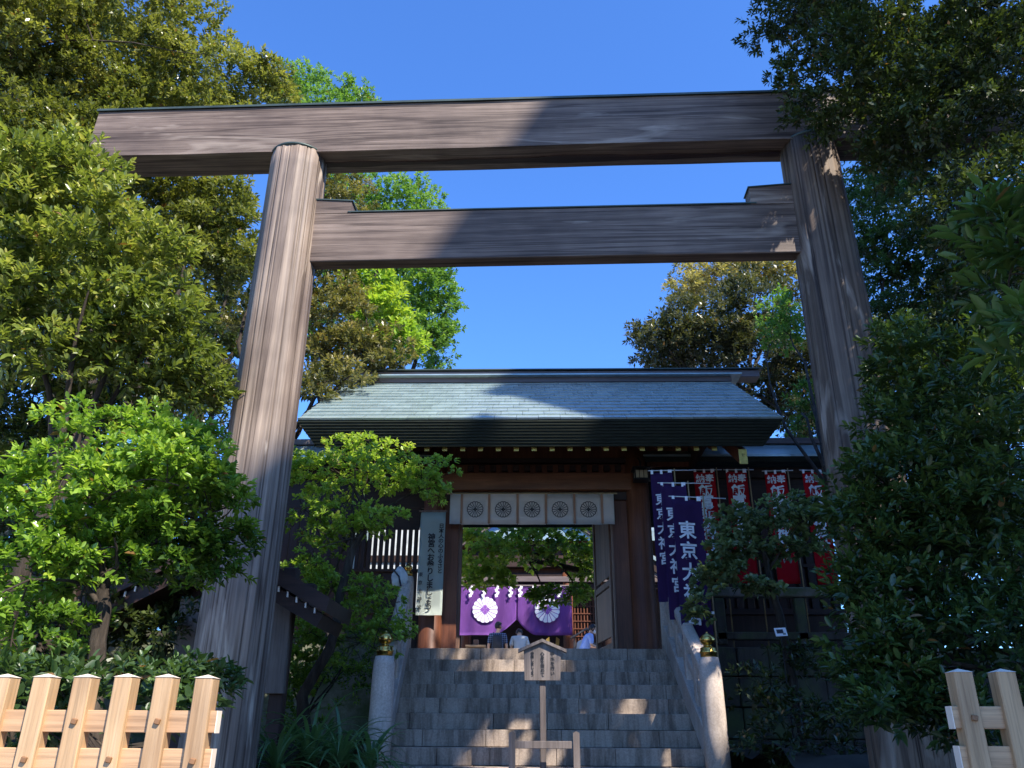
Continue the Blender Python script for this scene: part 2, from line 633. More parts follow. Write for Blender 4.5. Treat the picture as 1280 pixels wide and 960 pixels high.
# newel posts and stone railings
def railing(sgn, xb, label, rz=0.0):
    r_ = empty('stone_railing', (xb, 7.95, BZ), rz, label=label, cat='railing', group='stone railings of the steps')
    yT, zT = 10.62, LZ
    # lower newel
    def newel(nm, y, z0, z1, rad, fs):
        bm = bmesh.new()
        lathe(bm, [(rad * 1.04, 0), (rad * 1.02, (z1 - z0) * .4), (rad * .98, (z1 - z0) * .8), (rad * .93, (z1 - z0) * .93), (rad * .8, z1 - z0)], (0, 0, 0), 20)
        o = from_bm(nm, bm, mt['stone_rail'], r_, True)
        o.location = (0, y - 7.95, z0 - BZ)
        bm = bmesh.new()
        f = fs
        lathe(bm, [(.80 * f, 0), (.82 * f, .04 * f), (.82 * f, .5 * f), (.90 * f, .56 * f), (.90 * f, .70 * f), (.80 * f, .78 * f), (.80 * f, 1.0 * f), (.72 * f, 1.08 * f), (.38 * f, 1.22 * f), (.34 * f, 1.34 * f), (.58 * f, 1.46 * f), (.74 * f, 1.7 * f), (.76 * f, 1.95 * f), (.60 * f, 2.25 * f), (.30 * f, 2.45 * f), (.08 * f, 2.56 * f), (.01, 2.66 * f)], (0, 0, 0), 24)
        g = from_bm('finial', bm, mt['brass'], o, True)
        g.location = (0, 0, z1 - z0 - .012)
    newel('newel', 7.95, BZ - .1, 2.20, .108, .092)
    newel('newel', yT + .05, LZ - .05, 3.42, .085, .07)
    sl = (zT - BZ) / (10.4 - 7.92)
    ang = math.atan(sl)
    L = math.hypot(10.55 - 8.03, sl * (10.55 - 8.03))

    def slope_bar(nm, off, hh, ww, mat, y0=8.03, y1=10.55, bev=.01):
        yc = (y0 + y1) / 2
        zc = BZ + (yc - 7.92) * sl + off
        ll = (y1 - y0) / math.cos(ang)
        o = boxo(nm, (0, yc - 7.95, zc - BZ), (ww, ll, hh), mat, r_, bev)
        o.rotation_euler = (ang, 0, 0)
    slope_bar('stringer', .10, .26, .16, mt['stone_rail'])
    slope_bar('middle_rail', .46, .08, .09, mt['stone_rail'])
    slope_bar('handrail', .74, .12, .13, mt['stone_rail'], 8.05, 10.5, .03)
    for yy in (8.55, 9.1, 9.65, 10.2):
        zz = BZ + (yy - 7.92) * sl
        boxo('baluster', (0, yy - 7.95, zz + .48 - BZ), (.11, .13, .62), mt['stone_rail'], r_, .008)
    return r_

railing(-1, -1.40, 'pale granite railing with brass topped posts on the left of the steps', R(5.0))
railing(1, 1.655, 'pale granite railing with brass topped posts on the right of the steps', R(-1.6))

# ------------------------------------------------------------------ torii
TY = 6.16
tor = empty('torii_gate', (0.16, TY, 0), R(-1.2), label='great weathered grey wooden torii with a straight top beam over the approach', cat='torii')


def pillar(xc, r0, r1, h, seed, wood='torii_z'):
    rr = random.Random(seed)
    bm = bmesh.new()
    seg, nz = 260, 36
    checks = [(rr.uniform(0, 6.283), rr.uniform(.3, 5), rr.uniform(.5, 2.2), rr.uniform(-.03, .03)) for _ in range(26)]
    seam = []
    # built from long staves: shallow joints between them
    edges = sorted([0.0] + [(k + rr.uniform(-.28, .28)) * 2 * math.pi / 13 for k in range(1, 13)])
    ph = [rr.uniform(0, 6.28) for _ in range(6)]
    rings = []
    for j in range(nz + 1):
        t_ = j / nz
        z = h * t_
        r_ = r0 + (r1 - r0) * (t_ * .85 + .15 * t_ * t_)
        ring = []
        for k in range(seg):
            a = 2 * math.pi * k / seg
            dmin = min(abs(((a - e + .02 * math.sin(3 * t_ * 3 + ph[0]) + math.pi) % (2 * math.pi)) - math.pi) for e in edges)
            sm = math.exp(-(dmin / .016) ** 2)
            for ca, cz, cl, cw_ in checks:
                if cz < z < cz + cl:
                    q2 = abs(((a - ca - cw_ * (z - cz) + math.pi) % (2 * math.pi)) - math.pi)
                    if q2 < .06:
                        sm = max(sm, math.exp(-(q2 / .014) ** 2) * math.sin(math.pi * (z - cz) / cl) ** .5)
            gro = -.010 * sm
            seam.append(sm)
            wob = .004 * math.sin(5 * a + ph[1] + 2 * t_) + .003 * math.sin(9 * a + ph[2] - 3 * t_) + .002 * math.sin(23 * a + ph[3])
            q = r_ + gro + wob
            ring.append(bm.verts.new((q * math.cos(a), q * math.sin(a), z)))
        rings.append(ring)
    for a, b in zip(rings, rings[1:]):
        for k in range(seg):
            bm.faces.new((a[k], a[(k + 1) % seg], b[(k + 1) % seg], b[k]))
    bm.faces.new(rings[0][::-1])
    bm.faces.new(rings[-1])
    o = from_bm('pillar', bm, mt[wood], tor, True)
    at = o.data.attributes.new('seam', 'FLOAT', 'POINT')
    at.data.foreach_set('value', seam)
    o.location = (xc, 0, 0)
    bm = bmesh.new()
    lathe(bm, [(r1 + .004, -.012), (r1 + .012, 0), (r1 + .008, .012), (r1 - .02, .016)], (0, 0, 0), 48)
    c_ = from_bm('top_collar', bm, mt['cap'], o, True)
    c_.location = (0, 0, h)
    return o


KZ0, KZ1 = 6.60, 7.16
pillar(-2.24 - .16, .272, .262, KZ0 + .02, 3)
pl = pillar(2.62 - .16, .305, .250, KZ0 + .02, 5, 'torii_z_shade')
# top beam
bm = bmesh.new()
nx = 60
x0, x1 = -4.42, 4.55
sec = [(-.165, 0), (.165, 0), (.175, .30), (.165, .55), (0, .585), (-.165, .55), (-.175, .30)]
rings = []
for i in range(nx + 1):
    x = x0 + (x1 - x0) * i / nx
    dz = .006 * math.sin(x * 1.3) + .003 * math.sin(x * 4.1)
    rings.append([bm.verts.new((x, y_ + .002 * math.sin(x * 5 + z_ * 9), z_ + (dz if z_ < .1 else 0))) for y_, z_ in sec])
n_ = len(sec)
for a, b in zip(rings, rings[1:]):
    for k in range(n_):
        bm.faces.new((a[k], a[(k + 1) % n_], b[(k + 1) % n_], b[k]))
bm.faces.new(rings[0])
bm.faces.new(rings[-1][::-1])
bmesh.ops.bevel(bm, geom=[e for e in bm.edges if e.calc_face_angle(0) > .5], offset=.008, segments=1, affect='EDGES')
o = from_bm('top_beam', bm, mt['torii_x'], tor)
o.location = (0, 0, KZ0)
bm = bmesh.new()
prism(bm, [(-.185, .552), (-.185, .575), (0, .612), (.185, .575), (.185, .552), (0, .592)], 'X', x0 - .015, x1 + .015)
o = from_bm('beam_cap', bm, mt['cap'], tor)
o.location = (0, 0, KZ0)
# underside groove board with a ragged stained edge
bm = bmesh.new()
vs0, vs1 = [], []
for i in range(121):
    x = -2.15 + 4.35 * i / 120
    w = .035 + .012 * math.sin(x * 2.2 + 1) + .007 * math.sin(x * 6.3) + .004 * math.sin(x * 13)
    vs0.append(bm.verts.new((x, .03 - w, 0)))
    vs1.append(bm.verts.new((x, .03 + w, 0)))
for i in range(120):
    bm.faces.new((vs0[i], vs0[i + 1], vs1[i + 1], vs1[i]))
g_ = bmesh.ops.extrude_face_region(bm, geom=bm.faces[:])
bmesh.ops.translate(bm, vec=(0, 0, -.012), verts=[v_ for v_ in g_['geom'] if isinstance(v_, bmesh.types.BMVert)])
o = from_bm('underside_fillet', bm, mt['dark'], tor)
o.location = (0, 0, KZ0 - .001)
# tie beam
bm = bmesh.new()
box(bm, (0, 0, 0), (4.5, .15, .52), None, .008)
o = from_bm('tie_beam', bm, mt['torii_x'], tor)
o.location = (.01, 0, 5.43 + .26)
boxo('tie_beam_cap', (.02, 0, 5.43 + .52 + .008), (3.74, .17, .014), mt['cap'], tor, .002)
for sx in (-1, 1):
    xa = -2.28 + .26 - .16 if sx < 0 else 2.62 - .26 - .16
    bm = bmesh.new()
    a_, b_ = xa - sx * -.0, xa + (-sx) * .36
    if sx < 0:
        a_, b_ = xa - .06, xa + .36
        prism(bm, [(a_, 0), (b_, 0), (b_, .125), (a_, .155)], 'Y', -.078, .078)
    else:
        a_, b_ = xa + .06, xa - .36
        prism(bm, [(a_, 0), (b_, 0), (b_, .175), (a_, .205)], 'Y', -.078, .078)
    o = from_bm('wedge', bm, mt['torii_x'], tor)
    o.location = (0, 0, 5.43 + .517)
    bm = bmesh.new()
    wz = .05 if sx > 0 else 0
    prism(bm, [(a_, .157 + wz), (b_ - sx * .012 * 1, .127 + wz), (b_ - sx * .012, .139 + wz), (a_, .169 + wz)], 'Y', -.088, .088)
    c_ = from_bm('wedge_cap', bm, mt['cap'], o)

# ------------------------------------------------------------------ cypress fences at the front
def fence(xs, y, ztop, w, rails, xl, xr, label, endside, pegs):
    f = empty('picket_fence', (0, y, 0), label=label, cat='fence', group='new cypress fences')
    hz = 1.25
    for i, x in enumerate(xs):
        bm = bmesh.new()
        prism(bm, [(-w / 2, -w / 2), (w / 2, -w / 2), (w / 2, w / 2), (-w / 2, w / 2)], 'Z', -hz, 0)
        bmesh.ops.bevel(bm, geom=[e for e in bm.edges if abs(e.verts[0].co.z - e.verts[1].co.z) > .5], offset=.003, segments=1, affect='EDGES')
        o = from_bm('picket', bm, mt['fence_z'], f)
        o.location = (x, 0, ztop + random.uniform(-.002, .002))
        o.rotation_euler = (0, random.uniform(-.004, .004), random.uniform(-.03, .03))
        bm = bmesh.new()
        h = w / 2 + .002
        b4 = [bm.verts.new((a * h, b * h, 0)) for a, b in ((-1, -1), (1, -1), (1, 1), (-1, 1))]
        ap_ = bm.verts.new((0, 0, .011))
        bm.faces.new(b4[::-1])
        for k in range(4):
            bm.faces.new((b4[k], b4[(k + 1) % 4], ap_))
        c_ = from_bm('picket_cap', bm, mt['fence_end'], o)
        for zr_ in pegs.get(i, ()):
            boxo('peg', (.004, -w / 2 - .003, zr_), (.016, .014, .016), mt['peg'], o, .002, rot=(0, R(12), 0))
    for zr_ in rails:
        bm = bmesh.new()
        box(bm, (0, 0, 0), (xr - xl, .034, .062), None, .002)
        o = from_bm('rail', bm, mt['fence_x'], f)
        o.location = ((xl + xr) / 2, w * .10, ztop + zr_)
        for s_ in (-1, 1):
            e_ = boxo('rail_end', (s_ * (xr - xl) / 2, 0, 0), (.003, .0345, .0625), mt['fence_end'], o, 0)
    # kerb below
    boxo('plinth', ((xl + xr) / 2, .0, .25), (xr - xl, .22, .5), mt['paving'], f, .01)
    return f


FY = 2.6
wpx = 23 * pxm(257, 850, FY)
lx = [P(px, 850, FY - wpx / 2).x for px in (255, 204.5, 153.5, 102.5, 52, 1, -50, -101, -152)]
zt = P(200, 847, FY).z
r1 = P(200, 902, FY).z - zt
r2 = P(200, 950, FY).z - zt
fence(lx, FY, zt, wpx, (r1, r2, r2 - .35), lx[-1] - .1, P(272, 902, FY).x, 'pale new cypress picket fence standing in the sun left of the torii', 1, {1: (r1,), 3: (r1,), 0: (r2,), 2: (r2,), 4: (r2,)})
rx = [P(px, 845, FY - wpx / 2).x for px in (1205, 1259, 1312, 1365, 1418)]
zt2 = P(1206, 840, FY).z
r1 = P(1206, 897, FY).z - zt2
r2 = P(1206, 947, FY).z - zt2
fence(rx, FY, zt2, wpx, (r1, r2, r2 - .35), P(1189, 897, FY).x, rx[-1] + .1, 'pale new cypress picket fence in the shade at the right edge', -1, {0: (r1,), 2: (r1,)})
#SPLIT1

# ------------------------------------------------------------------ shrine gate
GXC = .09
gate = empty('shrine_gate', (0, 0, 0), label='dark red-brown shrine gate with a green copper roof at the top of the steps', cat='gate')
EX0, EX1 = -3.02, 3.20
EY, EZ, RY, RZ = 9.6, 5.25, 12.0, 6.82
# roof body with thick layered edges
roof = None
bm = bmesh.new()
BYo = 2 * RY - EY


def roof_ring(dx, dy, top):
    pass


lay = 9
th = .31
outer = []
for k in range(lay + 1):
    f = k / lay
    ins = .24 * f ** 1.15
    outer.append((EX0 + ins, EX1 - ins, EY + ins * .75, BYo - ins * .75, th * f))
verts = []
for (xa, xb, ya, yb, dz) in outer:
    zz = EZ - dz - .02
    zr = RZ - dz - .02
    verts.append([bm.verts.new(p) for p in ((xa, ya, zz), (xb, ya, zz), (xb, RY, zr), (xb, yb, zz), (xa, yb, zz), (xa, RY, zr))])
bm.faces.new((verts[0][0], verts[0][1], verts[0][2], verts[0][5]))
bm.faces.new((verts[0][5], verts[0][2], verts[0][3], verts[0][4]))
for k in range(lay):
    A, B = verts[k], verts[k + 1]
    (xa, xb, ya, yb, dz) = outer[k + 1]
    zz = EZ - outer[k + 1][4] - .02
    zr = RZ - outer[k + 1][4] - .02
    # vertical riser then step in
    xa0, xb0, ya0, yb0, _ = outer[k]
    q_ = .012
    xa0, xb0, ya0, yb0 = xa - q_, xb + q_, ya - q_, yb + q_
    C_ = [bm.verts.new(p) for p in ((xa0, ya0, zz + .006), (xb0, ya0, zz + .006), (xb0, RY, zr + .006), (xb0, yb0, zz + .006), (xa0, yb0, zz + .006), (xa0, RY, zr + .006))]
    for i in range(6):
        j = (i + 1) % 6
        bm.faces.new((A[i], A[j], C_[j], C_[i]))
        bm.faces.new((C_[i], C_[j], B[j], B[i]))
V = verts[-1]
bm.faces.new((V[0], V[5], V[2], V[1]))
bm.faces.new((V[5], V[4], V[3], V[2]))
roof = from_bm('roof', bm, mt['copper_dark'], gate)
# copper sheets course by course (front slope)
sl_len = math.hypot(RY - EY, RZ - EZ)
sl_ang = math.atan2(RZ - EZ, RY - EY)
NC, NW = 13, 22
ch, cw = sl_len / NC, (EX1 - EX0) / NW


def sheet_mesh(w):
    bm = bmesh.new()
    # long box tapering: lower edge lifted and turned down
    t0, t1 = .022, .004
    pts = [(-ch / 2 - .012, -.004), (-ch / 2 - .012, t0), (ch / 2 + .01, t1), (ch / 2 + .01, -.004)]
    prism(bm, pts, 'X', -w / 2, w / 2)
    bmesh.ops.recalc_face_normals(bm, faces=bm.faces)
    me = bpy.data.meshes.new('copper_sheet')
    bm.to_mesh(me)
    bm.free()
    me.materials.append(mt['copper'])
    return me


full = sheet_mesh(cw - .005)
for r_ in range(NC):
    off = (r_ * .27) % 1.0 * cw
    xs = [EX0] + [EX0 + off + cw * k for k in range(NW + 1) if .03 < off + cw * k < EX1 - EX0 - .03] + [EX1]
    for a, b in zip(xs, xs[1:]):
        w = b - a
        me = full if abs(w - cw) < .003 else sheet_mesh(w - .005)
        s_ = (r_ + .5) * ch
        o = bpy.data.objects.new('copper_sheet', me)
        o.location = ((a + b) / 2, EY + s_ * math.cos(sl_ang), EZ + s_ * math.sin(sl_ang) - .012 + random.uniform(-.0015, .0015))
        o.rotation_euler = (sl_ang + random.uniform(-.004, .004), 0, 0)
        link(o, roof)
# ridge
zb = P(680, 477, RY - .2).z
zt1 = P(680, 469, RY - .28).z
zt2_ = P(680, 461, RY - .2).z
boxo('ridge_base', (GXC, RY, (RZ - .1 + zt1) / 2), (EX1 - EX0 + .02, .40, zt1 - RZ + .1), mt['ridge'], gate, .004)
boxo('ridge_shelf', (GXC, RY, zt1 + .012), (EX1 - EX0 + .32, .60, .022), mt['copper'], gate, .003)
boxo('ridge_beam', (GXC + .05, RY, (zt1 + zt2_) / 2 + .01), (7.1, .26, zt2_ - zt1 - .03), mt['ridge'], gate, .01)
boxo('ridge_cap', (GXC + .05, RY, zt2_ + .012), (7.2, .34, .02), mt['cap'], gate, .003)
# gable closing boards and barge boards
for sx in (-1, 1):
    X = GXC + sx * 2.25
    bm = bmesh.new()
    prism(bm, [(10.3, 5.1), (13.7, 5.1), (13.5, 5.5), (12, 6.35), (10.5, 5.5)], 'X', X - .03, X + .03)
    from_bm('gable_wall', bm, mt['dark'], gate)
    X = GXC + sx * 2.62
    for sy in (-1, 1):
        bm = bmesh.new()
        y0, y1 = 9.84, 12.0
        pts = [(y0, 4.90), (y1, 4.90 + (y1 - y0) * .64), (y1, 4.66 + (y1 - y0) * .64), (y0, 4.70)]
        if sy > 0:
            pts = [(24.0 - a, b) for a, b in pts]
        prism(bm, pts, 'X', X - .045, X + .045)
        o = from_bm('barge_board', bm, mt['brown'], gate)
        if sy < 0:
            pz = (4.90 + 4.70) / 2
            g_ = boxo('gilt_plate', (X, y0 - .006, pz), (.105, .012, .20), mt['gold'], o, .004)
            boxo('gilt_boss', (X, y0 - .016, pz + .02), (.04, .01, .04), mt['brass'], o, .004)
# rafters
yr = 9.86
zr = P(670, 560.5, yr).z
xr0, xr1 = P(445, 561, yr).x, P(893, 561, yr).x
rl = 2.1
rz_ = .52
for k in range(21):
    x = xr0 + (xr1 - xr0) * k / 20
    bm = bmesh.new()
    prism(bm, [(0, -.036), (0, .036), (rl, .036 + rl * rz_), (rl, -.036 + rl * rz_)], 'X', -.032, .032)
    o = from_bm('rafter', bm, mt['brown'], gate)
    o.location = (x, yr, zr)
    boxo('rafter_cap', (0, -.004, 0), (.068, .012, .076), mt['gold'], o, .003)
bm = bmesh.new()
prism(bm, [(yr - .05, zr + .04), (yr + rl, zr + .04 + rl * rz_ + .02), (yr + rl, zr + .09 + rl * rz_), (yr - .05, zr + .085)], 'X', -2.62, 2.80)
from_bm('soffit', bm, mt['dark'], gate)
boxo('eave_batten', (GXC, yr - .035, zr + .06), (5.3, .07, .035), mt['brown_x'], gate, .004)
# columns
xcr0, xcr1 = P(788, 720, 11.2).x, P(819, 720, 11.2).x
xcl0, xcl1 = P(525, 720, 11.2).x, P(554, 720, 11.2).x
for a, b in ((xcl0, xcl1), (xcr0, xcr1)):
    bm = bmesh.new()
    r_ = (b - a) / 2
    lathe(bm, [(r_ * 1.1, 0), (r_ * 1.1, .05), (r_, .07), (r_ * .985, 1.5), (r_ * .95, 3.0)], (0, 0, 0), 32)
    o = from_bm('column', bm, mt['brown'], gate, True)
    o.location = ((a + b) / 2, 11.25, LZ)
    for yy in (13.2,):
        bm = bmesh.new()
        lathe(bm, [(r_, 0), (r_ * .95, 3.0)], (0, 0, 0), 20)
        o = from_bm('column', bm, mt['brown'], gate, True)
        o.location = ((a + b) / 2, yy, LZ)
xl, xr = (xcl0 + xcl1) / 2, (xcr0 + xcr1) / 2
zl0, zl1 = P(670, 612, 11.12).z, P(670, 591, 11.12).z
boxo('lintel', ((xl + xr) / 2, 11.22, (zl0 + zl1) / 2), (xr - xl - .02, .2, zl1 - zl0), mt['brown_x'], gate, .008)
boxo('lower_lintel', ((xl + xr) / 2, 11.30, zl0 - .06), (xr - xl - .02, .14, .12), mt['dark'], gate, .004)
# frieze with small blocks
zf = P(670, 585, 11.15).z
boxo('frieze_board', ((xl + xr) / 2, 11.27, zf), (xr - xl - .03, .10, .14), mt['brown'], gate, .003)
k = 0
for px in np.arange(588, 786, 14.2):
    x = P(px, 585, 11.15).x
    boxo('frieze_block', (x, 11.19, zf + .0), (.085, .09, .085), mt['dark'], gate, .004)
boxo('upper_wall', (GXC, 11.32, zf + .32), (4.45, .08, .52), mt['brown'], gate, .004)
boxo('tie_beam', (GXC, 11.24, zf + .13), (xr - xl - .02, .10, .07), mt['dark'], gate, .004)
# side bays above the lattice
for sx in (-1, 1):
    xa = xl - .14 if sx < 0 else xr + .14
    xb = GXC + sx * 2.3
    boxo('side_beam', ((xa + xb) / 2, 11.27, 4.98), (abs(xb - xa), .10, .14), mt['dark'], gate, .004)
# jamb panels and threshold
pa, pb = P(768, 720, 11.3).x, P(789, 720, 11.3).x
boxo('jamb_panel', ((pa + pb) / 2, 11.32, LZ + 1.12), (pb - pa, .08, 2.24), mt['brown'], gate, .004)
boxo('jamb_edge', (pa - .01, 11.30, LZ + 1.12), (.022, .14, 2.24), mt['door'], gate, .002)
pa2, pb2 = P(553, 720, 11.3).x, P(572, 720, 11.3).x
boxo('jamb_panel', ((pa2 + pb2) / 2, 11.32, LZ + 1.12), (pb2 - pa2, .08, 2.24), mt['brown'], gate, .004)
boxo('threshold', ((xl + xr) / 2, 11.32, LZ + .02), (pa - pb2 + .6, .16, .08), mt['dark'], gate, .004)
# open door leaves
def leaf(x0, y0, x1, y1, h):
    """one leaf: stiles, rails, upper panel, lower upright bars"""
    L = math.hypot(x1 - x0, y1 - y0)
    d = empty('door_leaf', (x0, y0, LZ + .06), math.atan2(y1 - y0, x1 - x0))
    d.parent = gate
    for nm, cx, cz, sx_, sz_, dp in (('stile', .05, h / 2, .10, h, .055), ('stile', L - .05, h / 2, .10, h, .055), ('rail', L / 2, .06, L - .2, .12, .05), ('rail', L / 2, h - .06, L - .2, .12, .05), ('rail', L / 2, h * .42, L - .2, .09, .05)):
        boxo(nm, (cx, 0, cz), (sx_, dp, sz_), mt['door'], d, .005)
    boxo('upper_panel', (L / 2, 0, h * .70), (L - .2, .018, h * .47), mt['door'], d, .002)
    boxo('lower_panel', (L / 2, .012, h * .24), (L - .2, .012, h * .30), mt['brown'], d, .002)
    for q in range(5):
        boxo('bar', (.1 + (L - .2) * (q + .5) / 5, -.012, h * .24), (.05, .022, h * .30), mt['door'], d, .003)


xd1 = P(745, 740, 12.55).x
leaf(pa - .02, 11.40, xd1, 12.55, 2.22)
leaf(pb2 + .02, 11.40, P(571, 740, 12.55).x, 12.55, 2.22)

# flanking walls with upright lattice and their own small roofs
def wing(xa, xb, label, sgn):
    w = empty('gate_side_wall', ((xa + xb) / 2, 11.62, LZ), label=label, cat='wall', group='walls flanking the gate')
    W = abs(xb - xa)
    z0 = 0
    zt_ = P(950, 571, 11.15).z - LZ
    zr_ = P(950, 556, 11.65).z - LZ
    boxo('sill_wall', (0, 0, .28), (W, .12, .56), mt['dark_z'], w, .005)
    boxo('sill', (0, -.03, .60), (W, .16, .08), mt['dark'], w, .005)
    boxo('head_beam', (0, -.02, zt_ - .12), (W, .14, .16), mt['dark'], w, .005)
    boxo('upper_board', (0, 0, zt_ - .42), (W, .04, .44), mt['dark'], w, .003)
    n = int(W / .145)
    first = None
    if sgn < 0:
        n = 0
        wx0, wx1 = P(436, 690, 11.62).x - w.location.x, P(523, 690, 11.62).x - w.location.x
        wz0, wz1 = P(480, 712, 11.62).z - LZ, P(480, 662, 11.62).z - LZ
        nb_ = 12
        for k in range(nb_):
            bx_ = wx0 + (wx1 - wx0) * (k + .5) / nb_
            bo = boxo('lattice_bar', (bx_, 0, (wz0 + wz1) / 2), ((wx1 - wx0) / nb_ * .66, .04, wz1 - wz0), mt['dark_z'], w, .003)
        nbd = 9
        for k in range(nbd):
            ww = (wx0 + W / 2) / nbd
            boxo('wall_board', (-W / 2 + ww * (k + .5), .01, zt_ / 2 + .1), (ww - .006, .04, zt_ - .9), mt['dark_z'], w, .003)
        for k in range(4):
            ww = (wx1 - wx0) / 4
            boxo('wall_board', (wx0 + ww * (k + .5), .01, (.6 + wz0) / 2), (ww - .006, .04, wz0 - .62), mt['dark_z'], w, .003)
        boxo('upper_board', ((wx0 + wx1) / 2, .01, (wz1 + zt_ - .6) / 2), (wx1 - wx0, .04, max(.02, zt_ - .6 - wz1)), mt['dark'], w, .003)
        boxo('window_sill', ((wx0 + wx1) / 2, -.02, wz0 - .02), (wx1 - wx0 + .06, .09, .04), mt['dark'], w, .003)
    for k in range(n):
        x = -W / 2 + (k + .5) * W / n
        if first is None:
            first = boxo('lattice_bar', (x, 0, (.64 + zt_ - .64) / 2), (.098, .05, zt_ - 1.28), mt['dark_z'], w, .004)
        else:
            inst(first, 'lattice_bar', w, (x, 0, first.location.z))
    if sgn > 0:
        for k in range(1, 9):
            boxo('wall_board', (-W / 2 + .62 + (W - .62) * (k - .5) / 8, .06, zt_ / 2 - .15), ((W - .62) / 8 - .006, .03, zt_ - .7), mt['dark_z'], w, .003)
    if sgn > 0:
        boxo('cross_rail', (0, -.01, 1.25), (W, .04, .05), mt['dark'], w, .003)
    bm = bmesh.new()
    prism(bm, [(-.50, zt_), (-.50, zt_ + .03), (0, zr_), (.50, zt_ + .03), (.50, zt_), (0, zr_ - .12)], 'X', -W / 2 - .25, W / 2 + .15)
    rf = from_bm('roof', bm, mt['copper'], w)
    bm = bmesh.new()
    prism(bm, [(-.46, zt_ - .07), (-.495, zt_ - .003), (0, zr_ - .125), (.495, zt_ - .003), (.46, zt_ - .07), (0, zr_ - .2)], 'X', -W / 2 - .22, W / 2 + .12)
    from_bm('eave_edge', bm, mt['copper_dark'], w)
    boxo('ridge_cap', (0, 0, zr_ + .03), (W + .5, .16, .09), mt['ridge'], w, .006)


wing(P(819, 700, 11.6).x + .03, P(1016, 571, 11.2).x + .25, 'dark slatted wall with a small copper roof behind the red banners, right of the gate', 1)
wing(-(P(1010, 571, 11.2).x) + .2, P(525, 700, 11.6).x + .14, 'dark slatted wall with a small copper roof behind the leaves, left of the gate', -1)

# ------------------------------------------------------------------ crests and cloths
def crest(name, parent, loc, r, fg, line, style):
    """sixteen petalled flower emblem in the XZ plane facing -Y"""
    bm = bmesh.new()
    N = 16

    def strip(p0, p1, w, y=0):
        p0, p1 = Vector(p0), Vector(p1)
        d = (p1 - p0).normalized()
        q = Vector((-d.y, d.x)) * w / 2
        vs = [bm.verts.new((a.x, y, a.y)) for a in (p0 - q, p1 - q, p1 + q, p0 + q)]
        return bm.faces.new(vs)

    def scallop():
        pts = []
        for k in range(N):
            a0 = 2 * math.pi * k / N
            for j in range(6):
                a = a0 + 2 * math.pi / N * j / 6
                pts.append((a, r * (.93 + .07 * math.sin(math.pi * j / 6))))
        return [Vector((q * math.sin(a), q * math.cos(a))) for a, q in pts]
    pts = scallop()
    if style == 'line':
        for a, b in zip(pts, pts[1:] + pts[:1]):
            strip(a, b, r * .10)
        for k in range(N):
            a = 2 * math.pi * k / N
            d = Vector((math.sin(a), math.cos(a)))
            strip(d * r * .30, d * r * .94, r * .075, -.0004)
        for k in range(4):
            a = math.pi / 2 * k
            d = Vector((math.sin(a), math.cos(a))) * r * .17
            e = Vector((d.y, -d.x)) * .8
            vs = [bm.verts.new((q.x, -.0008, q.y)) for q in (Vector((0, 0)), d * .9 + e, d * 1.9, d * .9 - e)]
            bm.faces.new(vs)
        return_o = from_bm(name, bm, fg, parent, recalc=False)
    else:
        c_ = bm.verts.new((0, 0, 0))
        vs = [bm.verts.new((q.x, 0, q.y)) for q in pts]
        for a, b in zip(vs, vs[1:] + vs[:1]):
            bm.faces.new((c_, a, b))
        return_o = from_bm(name, bm, fg, parent, recalc=False)
        bm = bmesh.new()
        for k in range(N):
            a = 2 * math.pi * (k) / N
            d = Vector((math.sin(a), math.cos(a)))
            strip(d * r * .25, d * r * .99, r * .045)
        for k in range(4):
            a = math.pi / 2 * k
            d = Vector((math.sin(a), math.cos(a))) * r * .2
            e = Vector((d.y, -d.x)) * .9
            vs = [bm.verts.new((q.x, -.001, q.y)) for q in (Vector((0, 0)), d + e, d * 2.1, d - e)]
            bm.faces.new(vs)
        lo = from_bm('petal_lines', bm, line, parent, recalc=False)
        lo.location = Vector(loc) + Vector((0, -.006, 0))
    return_o.location = loc
    return return_o


def wave_text(o, x0, x1, y, z0, z1, amp, freq, ph):
    for v_ in o.data.vertices:
        X_, Z_ = v_.co.x + o.location.x, v_.co.y + o.location.z
        u, q = (X_ - x0) / (x1 - x0), (z1 - Z_) / (z1 - z0)
        d = amp * (.25 + q) * math.sin(freq * u + ph) + amp * .4 * math.sin(freq * 2.3 * u + 3 * q + ph)
        v_.co.z -= d - .012
        v_.co.z -= 0


def cloth_grid(name, x0, x1, z0, z1, y, mat, parent, nx=24, nz=12, amp=.01, freq=30, bottom=None, ph=0.0, thick=.003):
    bm = bmesh.new()
    g = []
    for j in range(nz + 1):
        row = []
        for i in range(nx + 1):
            u, v_ = i / nx, j / nz
            x = x0 + (x1 - x0) * u
            zb = z0 if bottom is None else z0 + bottom(u)
            z = z1 + (zb - z1) * v_
            yy = y + amp * (.25 + v_) * math.sin(freq * u + ph) + amp * .4 * math.sin(freq * 2.3 * u + 3 * v_ + ph)
            row.append(bm.verts.new((x, yy, z)))
        g.append(row)
    for j in range(nz):
        for i in range(nx):
            bm.faces.new((g[j][i], g[j][i + 1], g[j + 1][i + 1], g[j + 1][i]))
    bmesh.ops.solidify(bm, geom=bm.faces[:], thickness=thick)
    return from_bm(name, bm, mat, parent, True)


